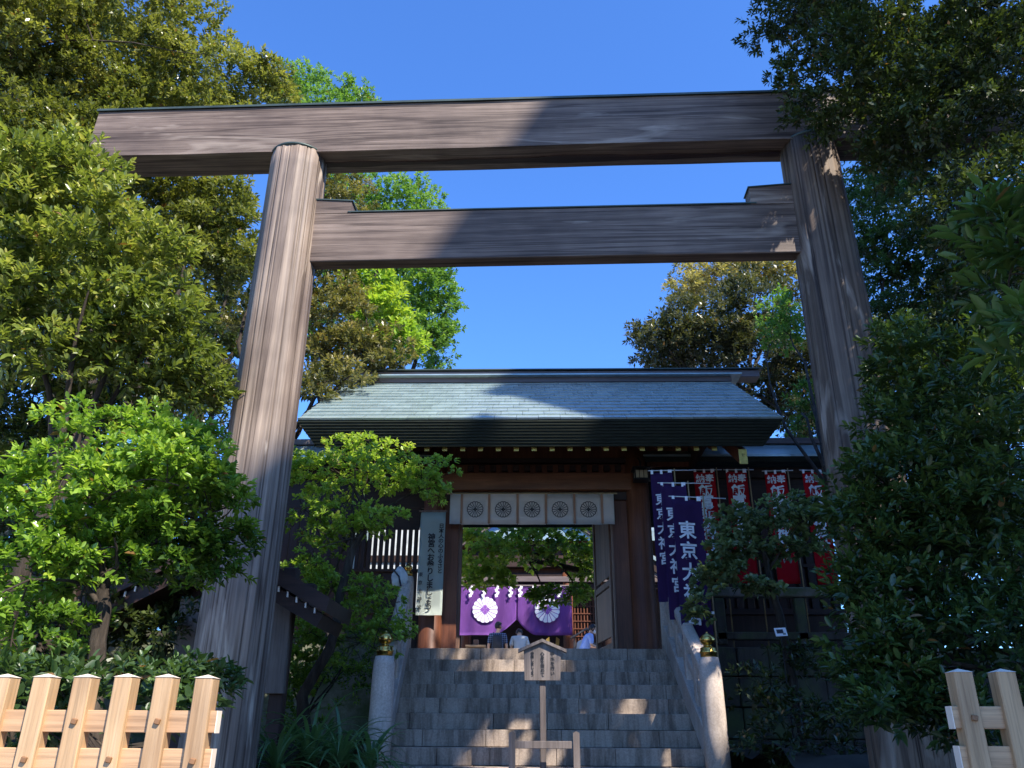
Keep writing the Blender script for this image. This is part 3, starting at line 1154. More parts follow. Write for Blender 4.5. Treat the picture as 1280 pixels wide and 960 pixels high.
NY = 11.06
zt_, zb_ = P(665, 617.5, NY).z, P(665, 655, NY).z
nor = empty('curtain_valance', (0, NY, 0), label='white cloth valance with black flower crests hung across the gate opening', cat='cloth')
edges = [562, 577, 611.5, 647, 682.5, 718, 752.5, 768]
ex = [P(p_, 636, NY).x for p_ in edges]
for a, b in zip(ex, ex[1:]):
    cloth_grid('cloth_panel', a + .004, b - .004, zb_ - .01 * random.random(), zt_, 0, mt['white'], nor, 8, 4, .004, 5, ph=random.random() * 6)
for e_ in ex[1:-1]:
    boxo('braid', (e_, -.012, (zt_ + zb_) / 2), (.034, .004, zt_ - zb_ - .01), mt['strip'], nor, .001)
rod = bmesh.new()
tube(rod, [(ex[0] - .05, .012, zt_ + .01), (ex[-1] + .05, .012, zt_ + .01)], .012, 8)
from_bm('rod', rod, mt['bamboo'], nor)
for p_ in (594, 629, 665, 700, 735.5):
    c_ = P(p_, 637, NY)
    crest('crest', nor, (c_.x, -.016, c_.z), 10.0 * pxm(665, 637, NY), mt['ink'], None, 'line')

# iron lantern beside the right column
lp = P(801, 594, 10.85)
ln = empty('hanging_lantern', lp, label='black iron box lantern hanging by the right gate column', cat='lantern')
boxo('glass_box', (0, 0, 0), (.17, .17, .11), mt['lamp_glass'], ln, .004)
for a in (-1, 1):
    for b in (-1, 1):
        boxo('corner_bar', (a * .09, b * .09, 0), (.018, .018, .15), mt['wire'], ln, .002)
boxo('top_plate', (0, 0, .085), (.25, .25, .02), mt['wire'], ln, .004)
boxo('bottom_plate', (0, 0, -.075), (.21, .21, .018), mt['wire'], ln, .004)
for q in (-.03, .03):
    boxo('grille_bar', (q, -.088, 0), (.008, .008, .13), mt['wire'], ln, .001)
bm = bmesh.new()
tube(bm, [(0, 0, .09), (0, 0, .2), (0, .2, .32)], .01, 6)
from_bm('hook', bm, mt['wire'], ln)

# vertical banner on the left column
BY_ = 10.98
bx0, bx1 = P(523, 700, BY_).x, P(555, 700, BY_).x
bz0, bz1 = P(540, 769, BY_).z, P(540, 640, BY_).z
vb = empty('vertical_banner', ((bx0 + bx1) / 2, BY_, bz0), label='tall white banner with black writing hung on the left gate column', cat='banner')
bw = bx1 - bx0
cloth_grid('cloth', -bw / 2, bw / 2, 0, bz1 - bz0, 0, mt['banner_white'], vb, 8, 10, .006, 4)
boxo('batten', (0, 0, bz1 - bz0 + .01), (bw + .04, .02, .025), mt['door'], vb, .002)
m_ = pxm(540, 700, BY_)
sc_ = bw / 32.0   # metres per photograph pixel on the banner
text('writing', '日本人の心のふるさと', .074, mt['ink'], vb, (bw * .5 - .05, -.02, bz1 - bz0 - .17), gap=.93, bold=.02)
text('writing', '神宮へお参りしましょう', .104, mt['ink'], vb, (-.005, -.02, bz1 - bz0 - .31), gap=.90, bold=.025)
text('writing', '東京大神宮', .062, mt['ink'], vb, (-bw * .5 + .045, -.02, .56), gap=1.75)

# ------------------------------------------------------------------ banners
def nobori(ptop, Y, wp, hp_bottom, mat, s, label, grp, kind, stub_mat):
    """ptop: pixel of the cloth's top left corner, wp: width in pixels, hp_bottom: bottom pixel row"""
    a = P(ptop[0], ptop[1], Y)
    b = P(ptop[0] + wp, ptop[1], Y)
    zb = P(ptop[0], hp_bottom, Y).z
    w = b.x - a.x
    H = a.z - zb
    base = (b.x + .03, Y, LZ - .0 if Y > 10.2 else BZ)
    n = empty('banner', base, label=label, cat='banner', group=grp)
    rel = lambda x, z: (x - base[0], 0, z - base[2])
    x0, z0 = a.x - base[0], zb - base[2]
    z1 = a.z - base[2] - .03
    fq, ph_ = 4 + random.random() * 2.5, random.random() * 5
    sag = random.uniform(.0, .03)
    cloth_grid('cloth', x0, x0 + w, z0, z1, 0, mat, n, 14, 20, .020, fq, ph=ph_, bottom=lambda u: sag * u)
    bm = bmesh.new()
    tube(bm, [(0, .005, 0), (0, .005, z1 + .06)], .009, 6)
    from_bm('pole', bm, mt['bamboo'], n, True)
    bm = bmesh.new()
    tube(bm, [(x0 - .03, .005, z1 + .035), (.02 + (.25 if kind == 'violet' else .05), .005, z1 + .028)], .0065, 6)
    from_bm('cross_rod', bm, mt['pole_white'], n, True)
    for q in (.02, w * .5, w - .03):
        boxo('tab', (x0 + q, -.002, z1 + .012), (.032 if q < w - .04 else .05, .008, .055), stub_mat, n, .002)
    if kind == 'violet':
        for q in range(1, 5):
            boxo('side_tab', (x0 + w + .012, .0, z1 - H * q / 5), (.045, .008, .03), stub_mat, n, .002)
        tx = text('writing', s, w * .60, mt['white_ink'], n, (x0 + w * .44, -.008, z1 - H * .17), gap=1.12, bold=.02)
    else:
        text('writing', '納奉', w * .44, mt['white_ink'], n, (x0 + w * .5, -.03, z1 - H * .03), vertical=False, bold=.02)
        tx = text('writing', s, w * .66, mt['white_ink'], n, (x0 + w * .5, -.008, z1 - H * .125), gap=.78, bold=.03)
    wave_text(tx, x0, x0 + w, 0, z0, z1, .020, fq, ph_)
    n.rotation_euler = (0, 0, random.uniform(-.14, .14))
    return n


vg = 'violet banners beside the steps'
nobori((813, 588), 9.95, 27, 752, mt['violet'], '東京大神宮', 'violet banner nearest the gate column, the rearmost of three', vg, 'violet', mt['paper'])
nobori((825, 604), 9.55, 32, 775, mt['violet'], '東京大神宮', 'violet banner in the middle of the three, half hidden by the front one', vg, 'violet', mt['paper'])
nobori((838, 622), 9.15, 38, 800, mt['violet'], '東京大神宮', 'front violet banner with its white characters fully readable', vg, 'violet', mt['paper'])
rg = 'red banners right of the gate'
reds = [((867, 587), 'red banner closest to the violet ones, leftmost of the red row'), ((907, 587), 'red banner second in the row, its lower half behind the round leaved tree'),
        ((956, 588), 'red banner third in the row, above the small tree trunk'), ((1002, 588), 'red banner beside the right torii pillar, last of the row')]
for pt, lb in reds:
    nobori(pt, 10.75, 26, 731, mt['red'], '飯富稲荷神社', lb, rg, 'red', mt['paper'])

# ------------------------------------------------------------------ sign in front of the steps
SY = 7.65
sb = P(682, 958, SY)
SB0 = 1.105
sg = empty('notice_sign', (sb.x - .02, SY, SB0), label='small wooden notice board with a gabled top on a post before the steps', cat='sign')
p0, p1 = P(659, 850, SY), P(706, 850, SY)
zt_ = P(682, 813, SY).z - SB0
zbm = P(682, 850.5, SY).z - SB0
zap = P(682, 803, SY).z - SB0
hw = (p1.x - p0.x) / 2
bm = bmesh.new()
prism(bm, [(-hw * .95, zbm), (hw * .95, zbm), (hw, zt_), (0, zap), (-hw, zt_)], 'Y', -.016, .016)
from_bm('board', bm, mt['notice'], sg)
for s_ in (-1, 1):
    bm = bmesh.new()
    prism(bm, [(0, zap), (s_ * (hw + .05), zt_ - .022), (s_ * (hw + .05), zt_ + .006), (0, zap + .028)], 'Y', -.05, .05)
    from_bm('roof_board', bm, mt['notice'], sg)
boxo('post', (0, .045, zap / 2 - .05), (.055, .055, zap - .12), mt['notice'], sg, .005)
cs = hw * .235
for k, s in enumerate(('手水を行い', '心身を清めて', '参拝しましょう')):
    text('writing', s, cs * (.95 if k < 2 else .8), mt['ink'], sg, (hw * (.54 - .54 * k), -.019, zt_ - .015), gap=.95 if k else 1.1, bold=.02)
br = empty('low_barrier', (sb.x - .02, SY - .12, SB0), label='low two post wooden barrier standing at the foot of the notice sign', cat='barrier')
for px in (640, 721):
    x = P(px, 950, SY - .12).x - (sb.x - .02)
    zz = P(px, 914, SY - .12).z - SB0
    bm = bmesh.new()
    prism(bm, [(-.028, 0), (.028, 0), (.028, zz - .015), (0, zz), (-.028, zz - .015)], 'Y', -.028, .028)
    o = from_bm('post', bm, mt['notice'], br)
    o.location = (x, 0, 0)
zz = P(680, 931, SY - .12).z - SB0
boxo('rail', (0, .0, zz), (P(721, 950, SY - .12).x - P(640, 950, SY - .12).x - .058, .03, .06), mt['notice'], br, .003)

# little plant label on a stick, right bank
pp = P(976, 790, 8.4)
lb_ = empty('plant_label', (pp.x, 8.4, 1.2), label='small white plant label on a stick in the dark planting on the right', cat='label')
o = boxo('plate', (0, 0, pp.z - 1.2), (.125, .006, .085), mt['paper'], lb_, .001, rot=(R(-15), R(-4), R(10)))
boxo('printed_picture', (-.01, -.004, .005), (.07, .003, .04), mt['pack'], o, .0)
boxo('printed_patch', (.03, -.004, -.022), (.03, .003, .018), mt['copper'], o, .0)
boxo('stick', (0, .01, (pp.z - 1.2) / 2 - .1), (.012, .008, pp.z - 1.2 + .2), mt['wire'], lb_, .001)

# pale wrapped bundle near the upper left newel
pp = P(500, 722, 10.35)
bm = bmesh.new()
bmesh.ops.create_icosphere(bm, subdivisions=3, radius=.11)
for v_ in bm.verts:
    n_ = math.sin(v_.co.x * 41 + v_.co.z * 23) * .012 + math.sin(v_.co.z * 60 + v_.co.y * 31) * .008
    v_.co *= 1 + n_ * 6
    v_.co.z *= 1.25
    v_.co.x *= .95
    v_.co.y *= .6
bn = empty('wrapped_bundle', pp, label='crumpled pale blue-white bundle tied beside the brass topped upper post', cat='bundle')
from_bm('wrap', bm, mt['lattice_white'], bn, False)
bm = bmesh.new()
tube(bm, [(-.09, -.07, .10), (0, -.09, .0), (.03, -.08, -.12)], .012, 6)
from_bm('strap', bm, mt['pack'], bn)
bm = bmesh.new()
tube(bm, [(0, 0, 0), (.0, .02, -.5), (0, .02, LZ - pp.z)], .014, 6)
from_bm('stake', bm, mt['bamboo'], bn)

# ------------------------------------------------------------------ roofed notice boards at the left
def roofed_board(name, apex_px, right_px, Y, zbase, board_px, label, roofm, rowticks=True, cat='notice board', tilt=4):
    A = P(*apex_px, Y)
    B = P(*right_px, Y)
    x0, z0 = A.x, zbase
    r_ = empty(name, (x0, Y, z0), label=label, cat=cat)
    dx, az, bz = B.x - A.x, A.z - z0, B.z - z0
    t_ = .12
    for s_ in (-1, 1):
        bm = bmesh.new()
        prism(bm, [(0, az), (s_ * dx, bz), (s_ * (dx - .02), bz - t_), (0, az - t_ * 1.2)], 'Y', -.45, .45)
        rf = from_bm('roof_slope', bm, roofm, r_)
        if rowticks:
            for k in range(11):
                u = .12 + .76 * k / 10
                boxo('rafter_end', (s_ * dx * u, -.40, az + (bz - az) * u - t_ - .045), (.012, .02, .045), mt['white'], rf, 0)
            bm = bmesh.new()
            prism(bm, [(0, az - t_ * 1.25), (s_ * (dx - .06), bz - t_ - .005), (s_ * (dx - .1), bz - t_ - .11), (0, az - t_ - .16)], 'Y', -.39, .39)
            from_bm('eave_board', bm, mt['dark'], rf)
    b0, b1 = P(board_px[0], board_px[2], Y).x - x0, P(board_px[1], board_px[2], Y).x - x0
    zt_, zb_ = P(board_px[1], board_px[2], Y).z - z0, P(board_px[1], board_px[3], Y).z - z0
    boxo('board', ((b0 + b1) / 2, -.12, (zt_ + zb_) / 2), (b1 - b0, .07, zt_ - zb_), mt['notice'], r_, .006, rot=(R(tilt), 0, 0))
    for bx_ in (b0 + .08, b1 - .08):
        boxo('post', (bx_, 0, (az - .25) / 2), (.12, .12, az - .25), mt['dark_z'], r_, .008)
    boxo('cross_beam', ((b0 + b1) / 2, 0, zt_ + .10), (b1 - b0 + .3, .1, .1), mt['dark'], r_, .006)
    return r_


roofed_board('roofed_notice_board', (290, 676), (427, 757), 7.2, 1.05, (236, 372, 752, 868), 'brown notice board under its own small dark roof, just behind the left torii pillar', mt['dark'])
# side pavilion at the left edge
sv = empty('side_pavilion', (-7.2, 9.0, 1.35), label='small wooden pavilion with a green copper roof at the left edge', cat='pavilion')
a0, a1 = P(-60, 545, 8.2), P(45, 628, 8.2)
bm = bmesh.new()
zz = 1.35
ya = -.8
xe = a1.x + 7.2
zr_, ze_ = a0.z + .9 - zz, a1.z - zz
prism(bm, [(xe, ze_), (0, ze_ + (xe) * .62), (-xe, ze_), (-xe, ze_ - .14), (0, ze_ + xe * .62 - .16), (xe, ze_ - .14)], 'Y', ya, 3.0)
from_bm('roof', bm, mt['copper'], sv)
boxo('wall', (0, 1.3, ze_ / 2 - .1), (xe * 1.7, 2.2, ze_ - .1), mt['dark_z'], sv, .01)
for k in range(16):
    boxo('slat', (-xe * .8 + xe * 1.6 * k / 15, .15, ze_ * .42), (.07, .04, ze_ * .62), mt['door'], sv, .004)
boxo('sill', (0, .1, ze_ * .1), (xe * 1.75, .2, .1), mt['dark'], sv, .006)

# ------------------------------------------------------------------ main hall behind the gate
HY = 24.0
hall = empty('worship_hall', (0, HY, LZ), label='dark timber worship hall seen through the open gate', cat='building')
H = lambda px, py, Y=HY: P(px, py, Y) - Vector((0, HY, LZ))
# body
boxo('rear_wall', (.4, 3.2, 3.0), (12.5, .2, 6.2), mt['dark'], hall, .01)
boxo('side_wall', (-5.8, 5.0, 2.5), (.2, 4, 5.2), mt['dark_z'], hall, .01)
boxo('side_wall', (6.6, 5.0, 2.5), (.2, 4, 5.2), mt['dark_z'], hall, .01)
boxo('floor', (.4, 2.0, .4), (12.0, 3.6, .8), mt['dark'], hall, .01)
for px in (582, 711):
    x = H(px, 800).x
    bm = bmesh.new()
    lathe(bm, [(.15, 0), (.15, 3.4)], (0, 0, 0), 16)
    o = from_bm('porch_post', bm, mt['brown'], hall, True)
    o.location = (x, .15, 0)
for px in (520, 760):
    x = H(px, 800).x
    bm = bmesh.new()
    lathe(bm, [(.15, 0), (.15, 3.4)], (0, 0, 0), 16)
    o = from_bm('porch_post', bm, mt['dark'], hall, True)
    o.location = (x, .15, 0)
zbm = H(640, 724).z
boxo('porch_beam', (H(665, 724).x, .12, zbm), (8.0, .3, .16), mt['ridge'], hall, .01)
boxo('porch_beam', (H(665, 724).x, .20, zbm - .18), (8.0, .2, .16), mt['dark'], hall, .01)
boxo('porch_ceiling', (H(665, 724).x, 1.6, zbm + .15), (9.0, 3.0, .1), mt['dark'], hall, .01)
boxo('gable_beam', (H(700, 700).x, .1, H(700, 702).z), (6.5, .3, .34), mt['dark'], hall, .01)
# gable pediment
gx = H(668, 640).x
gz = H(668, 610).z
for s_ in (-1, 1):
    for nm, off, w_, yy, m_ in (('barge_board', 0, .34, -.45, mt['dark']), ('barge_trim', .36, .10, -.40, mt['ridge']), ('barge_trim', -.10, .12, -.52, mt['copper'])):
        bm = bmesh.new()
        x1 = s_ * 4.4
        zz0 = gz - off
        zz1 = gz - off - 2.9
        prism(bm, [(0, zz0), (x1, zz1), (x1, zz1 - w_), (0, zz0 - w_)], 'Y', yy, yy + .14)
        o = from_bm(nm, bm, m_, hall)
        o.location = (gx, 0, 0)
bm = bmesh.new()
prism(bm, [(-4.0, gz - 2.9), (4.0, gz - 2.9), (0, gz - .3)], 'Y', .3, .4)
o = from_bm('pediment', bm, mt['brown'], hall)
o.location = (gx, 0, 0)
for k in range(4):
    z = gz - 2.75 + k * .5
    hw_ = (gz - .5 - z) / 2.9 * 4.2
    boxo('pediment_batten', (gx, .26, z), (2 * hw_, .06, .10), mt['ridge'], hall, .004)
for k in range(-3, 4):
    hh = 2.4 - abs(k) * .55
    boxo('pediment_strut', (gx + k * .85, .22, gz - 2.9 + hh / 2), (.12, .06, hh), mt['dark'], hall, .004)
boxo('upper_wall', ((H(550, 670).x + H(618, 670).x) / 2, .36, (H(580, 702).z + H(580, 640).z) / 2), (H(618, 670).x - H(550, 670).x, .06, H(580, 640).z - H(580, 702).z), mt['wall_pink'], hall, .004)
# main roof
bm = bmesh.new()
prism(bm, [(-.2, 4.6), (4.5, 8.4), (9, 4.6), (9, 4.3), (4.5, 8.0), (-.2, 4.3)], 'X', -7.5, 8.3)
from_bm('main_roof', bm, mt['copper'], hall)
# lattice panels right of the curtain
lx0, lx1 = H(716, 780).x, H(752, 780).x
lz0, lz1 = 0.0, H(735, 722).z
n = 9
for k in range(n + 1):
    boxo('lattice_bar', (lx0 + (lx1 - lx0) * k / n, .5, (lz0 + lz1) / 2), (.035, .04, lz1 - lz0), mt['brown'], hall, .002)
for k in range(15):
    boxo('lattice_rail', ((lx0 + lx1) / 2, .47, lz0 + (lz1 - lz0) * (k + .5) / 15), (lx1 - lx0, .03, .03), mt['brown'], hall, .002)
# small gabled rack front of it
gp = H(733, 786, 23)
rk = empty('prayer_rack', (P(733, 786, 23.4).x, 23.4, LZ), label='small rack with a thin gabled top at the right side of the court', cat='rack')
zz = P(733, 785, 23.4).z - LZ
for s_ in (-1, 1):
    bm = bmesh.new()
    prism(bm, [(0, zz), (s_ * .45, zz - .26), (s_ * .45, zz - .31), (0, zz - .05)], 'Y', -.15, .15)
    from_bm('roof_board', bm, mt['notice'], rk)
    boxo('post', (s_ * .34, 0, (zz - .25) / 2), (.06, .06, zz - .25), mt['notice'], rk, .004)
boxo('board', (0, .02, zz * .5), (.62, .04, zz * .55), mt['notice'], rk, .004)

# purple curtain
CY = 23.45
cx0, cx1 = P(568, 760, CY).x, P(715, 760, CY).x
cz1, cz0 = P(640, 733, CY).z, P(640, 794, CY).z
cur = empty('purple_curtain', ((cx0 + cx1) / 2, CY, LZ), label='purple shrine curtain with two large white flower crests, parted at its middle', cat='curtain')
cxm = P(646, 760, CY).x - cur.location.x
W2 = (cx1 - cx0) / 2
cloth_grid('left_cloth', -W2, cxm - .01, cz0 - LZ, cz1 - LZ, 0, mt['purple'], cur, 40, 14, .03, 12, bottom=lambda u: .42 * max(0, (u - .62) / .38) ** 1.6)
cloth_grid('right_cloth', cxm + .01, W2, cz0 - LZ, cz1 - LZ, 0, mt['purple'], cur, 40, 14, .03, 12, bottom=lambda u: .42 * max(0, (.34 - u) / .34) ** 1.6, ph=1.0)
for px in (606.5, 684):
    c_ = P(px, 762.5, CY)
    crest('crest', cur, (c_.x - cur.location.x, -.07, c_.z - LZ), 15.8 * pxm(px, 762, CY), mt['paper'], mt['purple'], 'fill')
bm = bmesh.new()
tube(bm, [(-W2 - .1, 0, cz1 - LZ + .02), (W2 + .1, 0, cz1 - LZ + .02)], .025, 8)
from_bm('rod', bm, mt['ridge'], cur)
first = None
for px in (589, 605, 621.5, 638.5, 650.5, 666, 683, 699):
    c_ = P(px, 733, CY - .12)
    bm = bmesh.new()
    pts = []
    for k in range(4):
        s_ = -1 if k % 2 else 1
        box(bm, (s_ * .022, 0, -.05 - k * .075), (.075, .006, .085), Matrix.Rotation(s_ * .3, 3, 'Y'))
    o = from_bm('paper_streamer', bm, mt['paper'])
    o.location = (c_.x, CY - .12, c_.z + .02)
    labs = {589: 'white zigzag paper streamer nearest the left edge of the purple curtain', 605: 'white paper streamer right above the left flower crest', 621.5: 'white paper streamer just right of the left flower crest',
            638.5: 'white paper streamer left of the purple curtain parting', 650.5: 'white paper streamer right of the purple curtain parting', 666: 'white paper streamer left of the right flower crest',
            683: 'white paper streamer half behind maple leaves above the right crest', 699: 'white paper streamer nearest the right edge of the purple curtain'}
    tag(o, labs[px], 'streamer', 'paper streamers along the curtain')
# gilt ornament and small box inside
pp = P(691, 800, 24.6)
go = empty('gilt_ornament', (pp.x, 24.6, LZ + .8), label='gilt altar ornament glinting under the right half of the curtain', cat='ornament')
bm = bmesh.new()
for s_ in (-1, 1):
    prism(bm, [(s_ * .03, 0), (s_ * .12, .1), (s_ * .20, .75), (s_ * .10, .82), (s_ * .05, .3)], 'Y', -.03, .03)
from_bm('wing', bm, mt['gold'], go)
boxo('stem', (0, 0, .3), (.06, .06, .7), mt['gold'], go, .01)
pp = P(595, 808, 22.6)
oc = empty('offering_table', (pp.x, 22.6, LZ), label='small pale table with a box on it at the left under the curtain', cat='table')
zz = P(595, 808, 22.6).z - LZ
boxo('table_top', (0, 0, zz), (.55, .35, .05), mt['fence_x'], oc, .005)
for a in (-1, 1):
    for b in (-1, 1):
        boxo('leg', (a * .24, b * .14, zz / 2), (.04, .04, zz - .04), mt['fence_z'], oc, .004)
ob = boxo('offering_box', (pp.x, 22.6, LZ + zz + .10), (.14, .12, .14), mt['door'], None, .01)
tag(ob, 'small brown box standing on the pale table under the curtain', 'box')

# side hall with pinkish wall, left of the court
sh = empty('side_hall', (P(560, 670, 18).x - 1.05, 19.5, LZ), label='small pale plastered side hall behind the left door leaf of the gate', cat='building')
boxo('wall', (0, 0, 2.4), (1.5, 3.0, 4.8), mt['lattice_white'], sh, .01)
bm = bmesh.new()
prism(bm, [(-1.1, 4.6), (0, 5.4), (1.1, 4.6), (1.1, 4.4), (0, 5.2), (-1.1, 4.4)], 'Y', -2.2, 2.0)
from_bm('roof', bm, mt['copper_dark'], sh)
boxo('eave_beam', (.82, -.2, 4.3), (.16, 3.6, .2), mt['dark'], sh, .006)
boxo('corner_post', (.76, -1.5, 2.2), (.16, .16, 4.4), mt['dark_z'], sh, .006)
boxo('string_course', (0, -1.52, 2.6), (1.5, .05, .15), mt['dark'], sh, .004)
# unseen blocks added right behind the viewer, shaped to shade and fleck the approach
def shade_tower(name, x0, x1, y0, y1, h, label):
    b = empty(name, ((x0 + x1) / 2, (y0 + y1) / 2, 0), label=label, cat='building')
    W, D = x1 - x0, y1 - y0
    boxo('wall', (0, 0, h / 2), (W, D, h), mt['concrete'], b, .05)
    boxo('parapet', (0, 0, h + .05), (W + .3, D + .3, .5), mt['concrete'], b, .03)
    w0 = None
    for k in range(int(h / 3.2)):
        for j in range(max(1, int(D / 2.6))):
            loc = (-W / 2 - .02, -D / 2 + 1.3 + j * 2.6, 1.9 + k * 3.2)
            if w0 is None:
                w0 = boxo('window', loc, (.08, 1.5, 1.5), mt['glass'], b, .01)
            else:
                inst(w0, 'window', b, loc)
    return b
BH = 26.5
twr = shade_tower('shade_block', 12.25, 13.2, -12.6, -8.3, BH - .3, 'unseen tall concrete slab added to shade the torii, right behind the viewer')
boxo('shade_slab', (-.4, 3.5, 24.25), (.12, 2.7, 4.1), mt['concrete'], twr, .01)  # thin slab bridging the gap, added to shade the torii beams
shade_tower('shade_block', 12.3, 13.4, -8.25, -4.15, 18.0, 'unseen low concrete block added between the tall ones to shade the right pillar foot')
shade_tower('shade_block', 12.25, 13.5, -4.1, .3, BH + .2, 'unseen tall concrete block added to shade the gate roof, right of the approach')
shade_tower('shade_block', 12.25, 26, .5, 3.0, 20.8, 'unseen lower concrete block added to shade the right end of the gate roof')
#SPLIT2

# ------------------------------------------------------------------ people
def skin_mesh(name, joints, edges, mat, parent, root=0, sub=2):
    me = bpy.data.meshes.new(name)
    bm = bmesh.new()
    ly = bm.verts.layers.skin.verify()
    vs = []
    for i, (p, r_) in enumerate(joints):
        v_ = bm.verts.new(p)
        v_[ly].radius = r_ if isinstance(r_, tuple) else (r_, r_)
        v_[ly].use_root = (i == root)
        vs.append(v_)
    for a, b in edges:
        bm.edges.new((vs[a], vs[b]))
    bm.to_mesh(me)
    bm.free()
    tmp = bpy.data.objects.new(name, me)
    col.objects.link(tmp)
    sk = tmp.modifiers.new('s', 'SKIN')
    sk.use_smooth_shade = True
    ss = tmp.modifiers.new('u', 'SUBSURF')
    ss.levels = sub
    ss.render_levels = sub
    dg = bpy.context.evaluated_depsgraph_get()
    m2 = bpy.data.meshes.new_from_object(tmp.evaluated_get(dg))
    bpy.data.objects.remove(tmp)
    m2.name = name
    m2.materials.clear()
    m2.materials.append(mat)
    for p_ in m2.polygons:
        p_.use_smooth = True
    o = bpy.data.objects.new(name, m2)
    return link(o, parent)


def person(loc, rz, lean, head_turn, head_down, arms, shirt, label, mask=False, pack=None, scale=1.0):
    """faces +Y in its own space"""
    p = empty('person', loc, rz, label=label, cat='person')
    p.scale = (scale,) * 3
    Mx = Matrix.Translation((0, 0, .95)) @ Matrix.Rotation(-lean, 4, 'X') @ Matrix.Translation((0, 0, -.95))
    T = lambda x, y, z: tuple(Mx @ Vector((x, y, z)))
    neck = Vector(T(0, .0, 1.49))
    Hr = Matrix.Rotation(head_turn, 3, 'Z') @ Matrix.Rotation(-head_down, 3, 'X')

    def Hd(x, y, z):
        return tuple(neck + Hr @ Vector((x, y, z)))
    J, E_ = [], []

    def add(pt, r_, to=None):
        J.append((pt, r_))
        if to is not None:
            E_.append((to, len(J) - 1))
        return len(J) - 1
    pel = add(T(0, 0, .95), (.15, .11))
    sp = add(T(0, .01, 1.14), (.13, .10), pel)
    ch_ = add(T(0, 0, 1.34), (.165, .115), sp)
    nb = add(T(0, 0, 1.46), (.07, .065), ch_)
    nk = add(tuple(neck), .052, nb)
    h0 = add(Hd(0, .02, .07), (.066, .075), nk)
    h1 = add(Hd(0, .015, .15), (.078, .092), h0)
    h2 = add(Hd(0, .0, .225), (.06, .07), h1)
    for s_ in (-1, 1):
        sh_ = add(T(s_ * .175, 0, 1.41), .058, ch_)
        e_ = arms[0](s_)
        w_ = arms[1](s_)
        el = add(T(*e_), .042, sh_)
        wr_ = add(T(*w_), .028, el)
        d = (Vector(w_) - Vector(e_)).normalized()
        q = Vector(w_) + d * .06
        pm = add(T(*q), (.035, .018), wr_)
        side = Vector((1, 0, 0))
        for f in range(4):
            off = side * ((f - 1.5) * .019)
            ln_ = (.062, .075, .070, .055)[f]
            a_ = add(T(*(q + off + d * .04)), .0085, pm)
            b_ = add(T(*(q + off + d * (.04 + ln_ * .5) + Vector((0, .006, -.004)))), .008, a_)
            add(T(*(q + off * 1.05 + d * (.04 + ln_) + Vector((0, .012, -.012)))), .0065, b_)
        tb = add(T(*(Vector(w_) + d * .035 - side * s_ * .034)), .010, wr_)
        add(T(*(Vector(w_) + d * .075 - side * s_ * .050 + Vector((0, .012, 0)))), .008, tb)
        hp = add((s_ * .09, 0, .88), .088, pel)
        kn = add((s_ * .10, .02, .49), .06, hp)
        an = add((s_ * .105, -.01, .09), .042, kn)
        add((s_ * .11, .13, .035), .036, an)
    skin_mesh('body', J, E_, mt['skin'], p)
    # clothing
    J2, E2 = [], []

    def add2(pt, r_, to=None):
        J2.append((pt, r_))
        if to is not None:
            E2.append((to, len(J2) - 1))
        return len(J2) - 1
    a = add2(T(0, 0, .90), (.185, .145))
    b = add2(T(0, .01, 1.12), (.165, .13), a)
    c = add2(T(0, 0, 1.33), (.20, .145), b)
    d_ = add2(T(0, 0, 1.455), (.085, .08), c)
    for s_ in (-1, 1):
        q = add2(T(s_ * .185, 0, 1.40), .078, c)
        e_ = Vector(arms[0](s_))
        add2(T(*(Vector((s_ * .185, 0, 1.40)).lerp(e_, .95))), .062, q)
    skin_mesh('shirt', J2, E2, shirt, p)
    J3 = [((0, 0, .93), (.165, .125)), ((-.095, 0, .84), .105), ((-.10, .02, .49), .082), ((-.105, -.005, .13), .068), ((.095, 0, .84), .105), ((.10, .02, .49), .082), ((.105, -.005, .13), .068)]
    skin_mesh('trousers', J3, [(0, 1), (1, 2), (2, 3), (0, 4), (4, 5), (5, 6)], mt['trouser'], p)
    # shoes
    for s_ in (-1, 1):
        bm = bmesh.new()
        box(bm, (s_ * .11, .06, .035), (.095, .27, .075), None, .025)
        from_bm('shoe', bm, mt['trouser'], p)
    # hair: cap that leaves the face free
    bm = bmesh.new()
    bmesh.ops.create_icosphere(bm, subdivisions=3, radius=1.0)
    rr = random.Random(3)
    dele = [v_ for v_ in bm.verts if v_.co.y > .35 and v_.co.z < .45 - .0 or v_.co.z < -.75]
    bmesh.ops.delete(bm, geom=dele, context='VERTS')
    for v_ in bm.verts:
        k = 1 + .05 * math.sin(v_.co.x * 17 + v_.co.z * 11) + .04 * rr.random()
        v_.co = Vector(Hd(v_.co.x * .092 * k, v_.co.y * .108 * k + .005, v_.co.z * .115 * k + .16))
    from_bm('hair', bm, mt['hair'], p, True)
    # face: nose, eyes, mouth, ears
    bm = bmesh.new()
    for s_ in (-1, 1):
        for f_, sz in ((Hd(s_ * .082, .0, .135), (.018, .03, .05)),):
            box(bm, f_, sz, Hr, .006)
    box(bm, Hd(0, .108, .13), (.024, .03, .04), Hr @ Matrix.Rotation(.3, 3, 'X'), .008)
    from_bm('nose_and_ears', bm, mt['skin'], p, True)
    bm = bmesh.new()
    for s_ in (-1, 1):
        box(bm, Hd(s_ * .032, .098, .155), (.022, .01, .008), Hr, .002)
    box(bm, Hd(0, .1, .075), (.04, .01, .008), Hr, .002)
    from_bm('eyes_and_mouth', bm, mt['hair'], p)
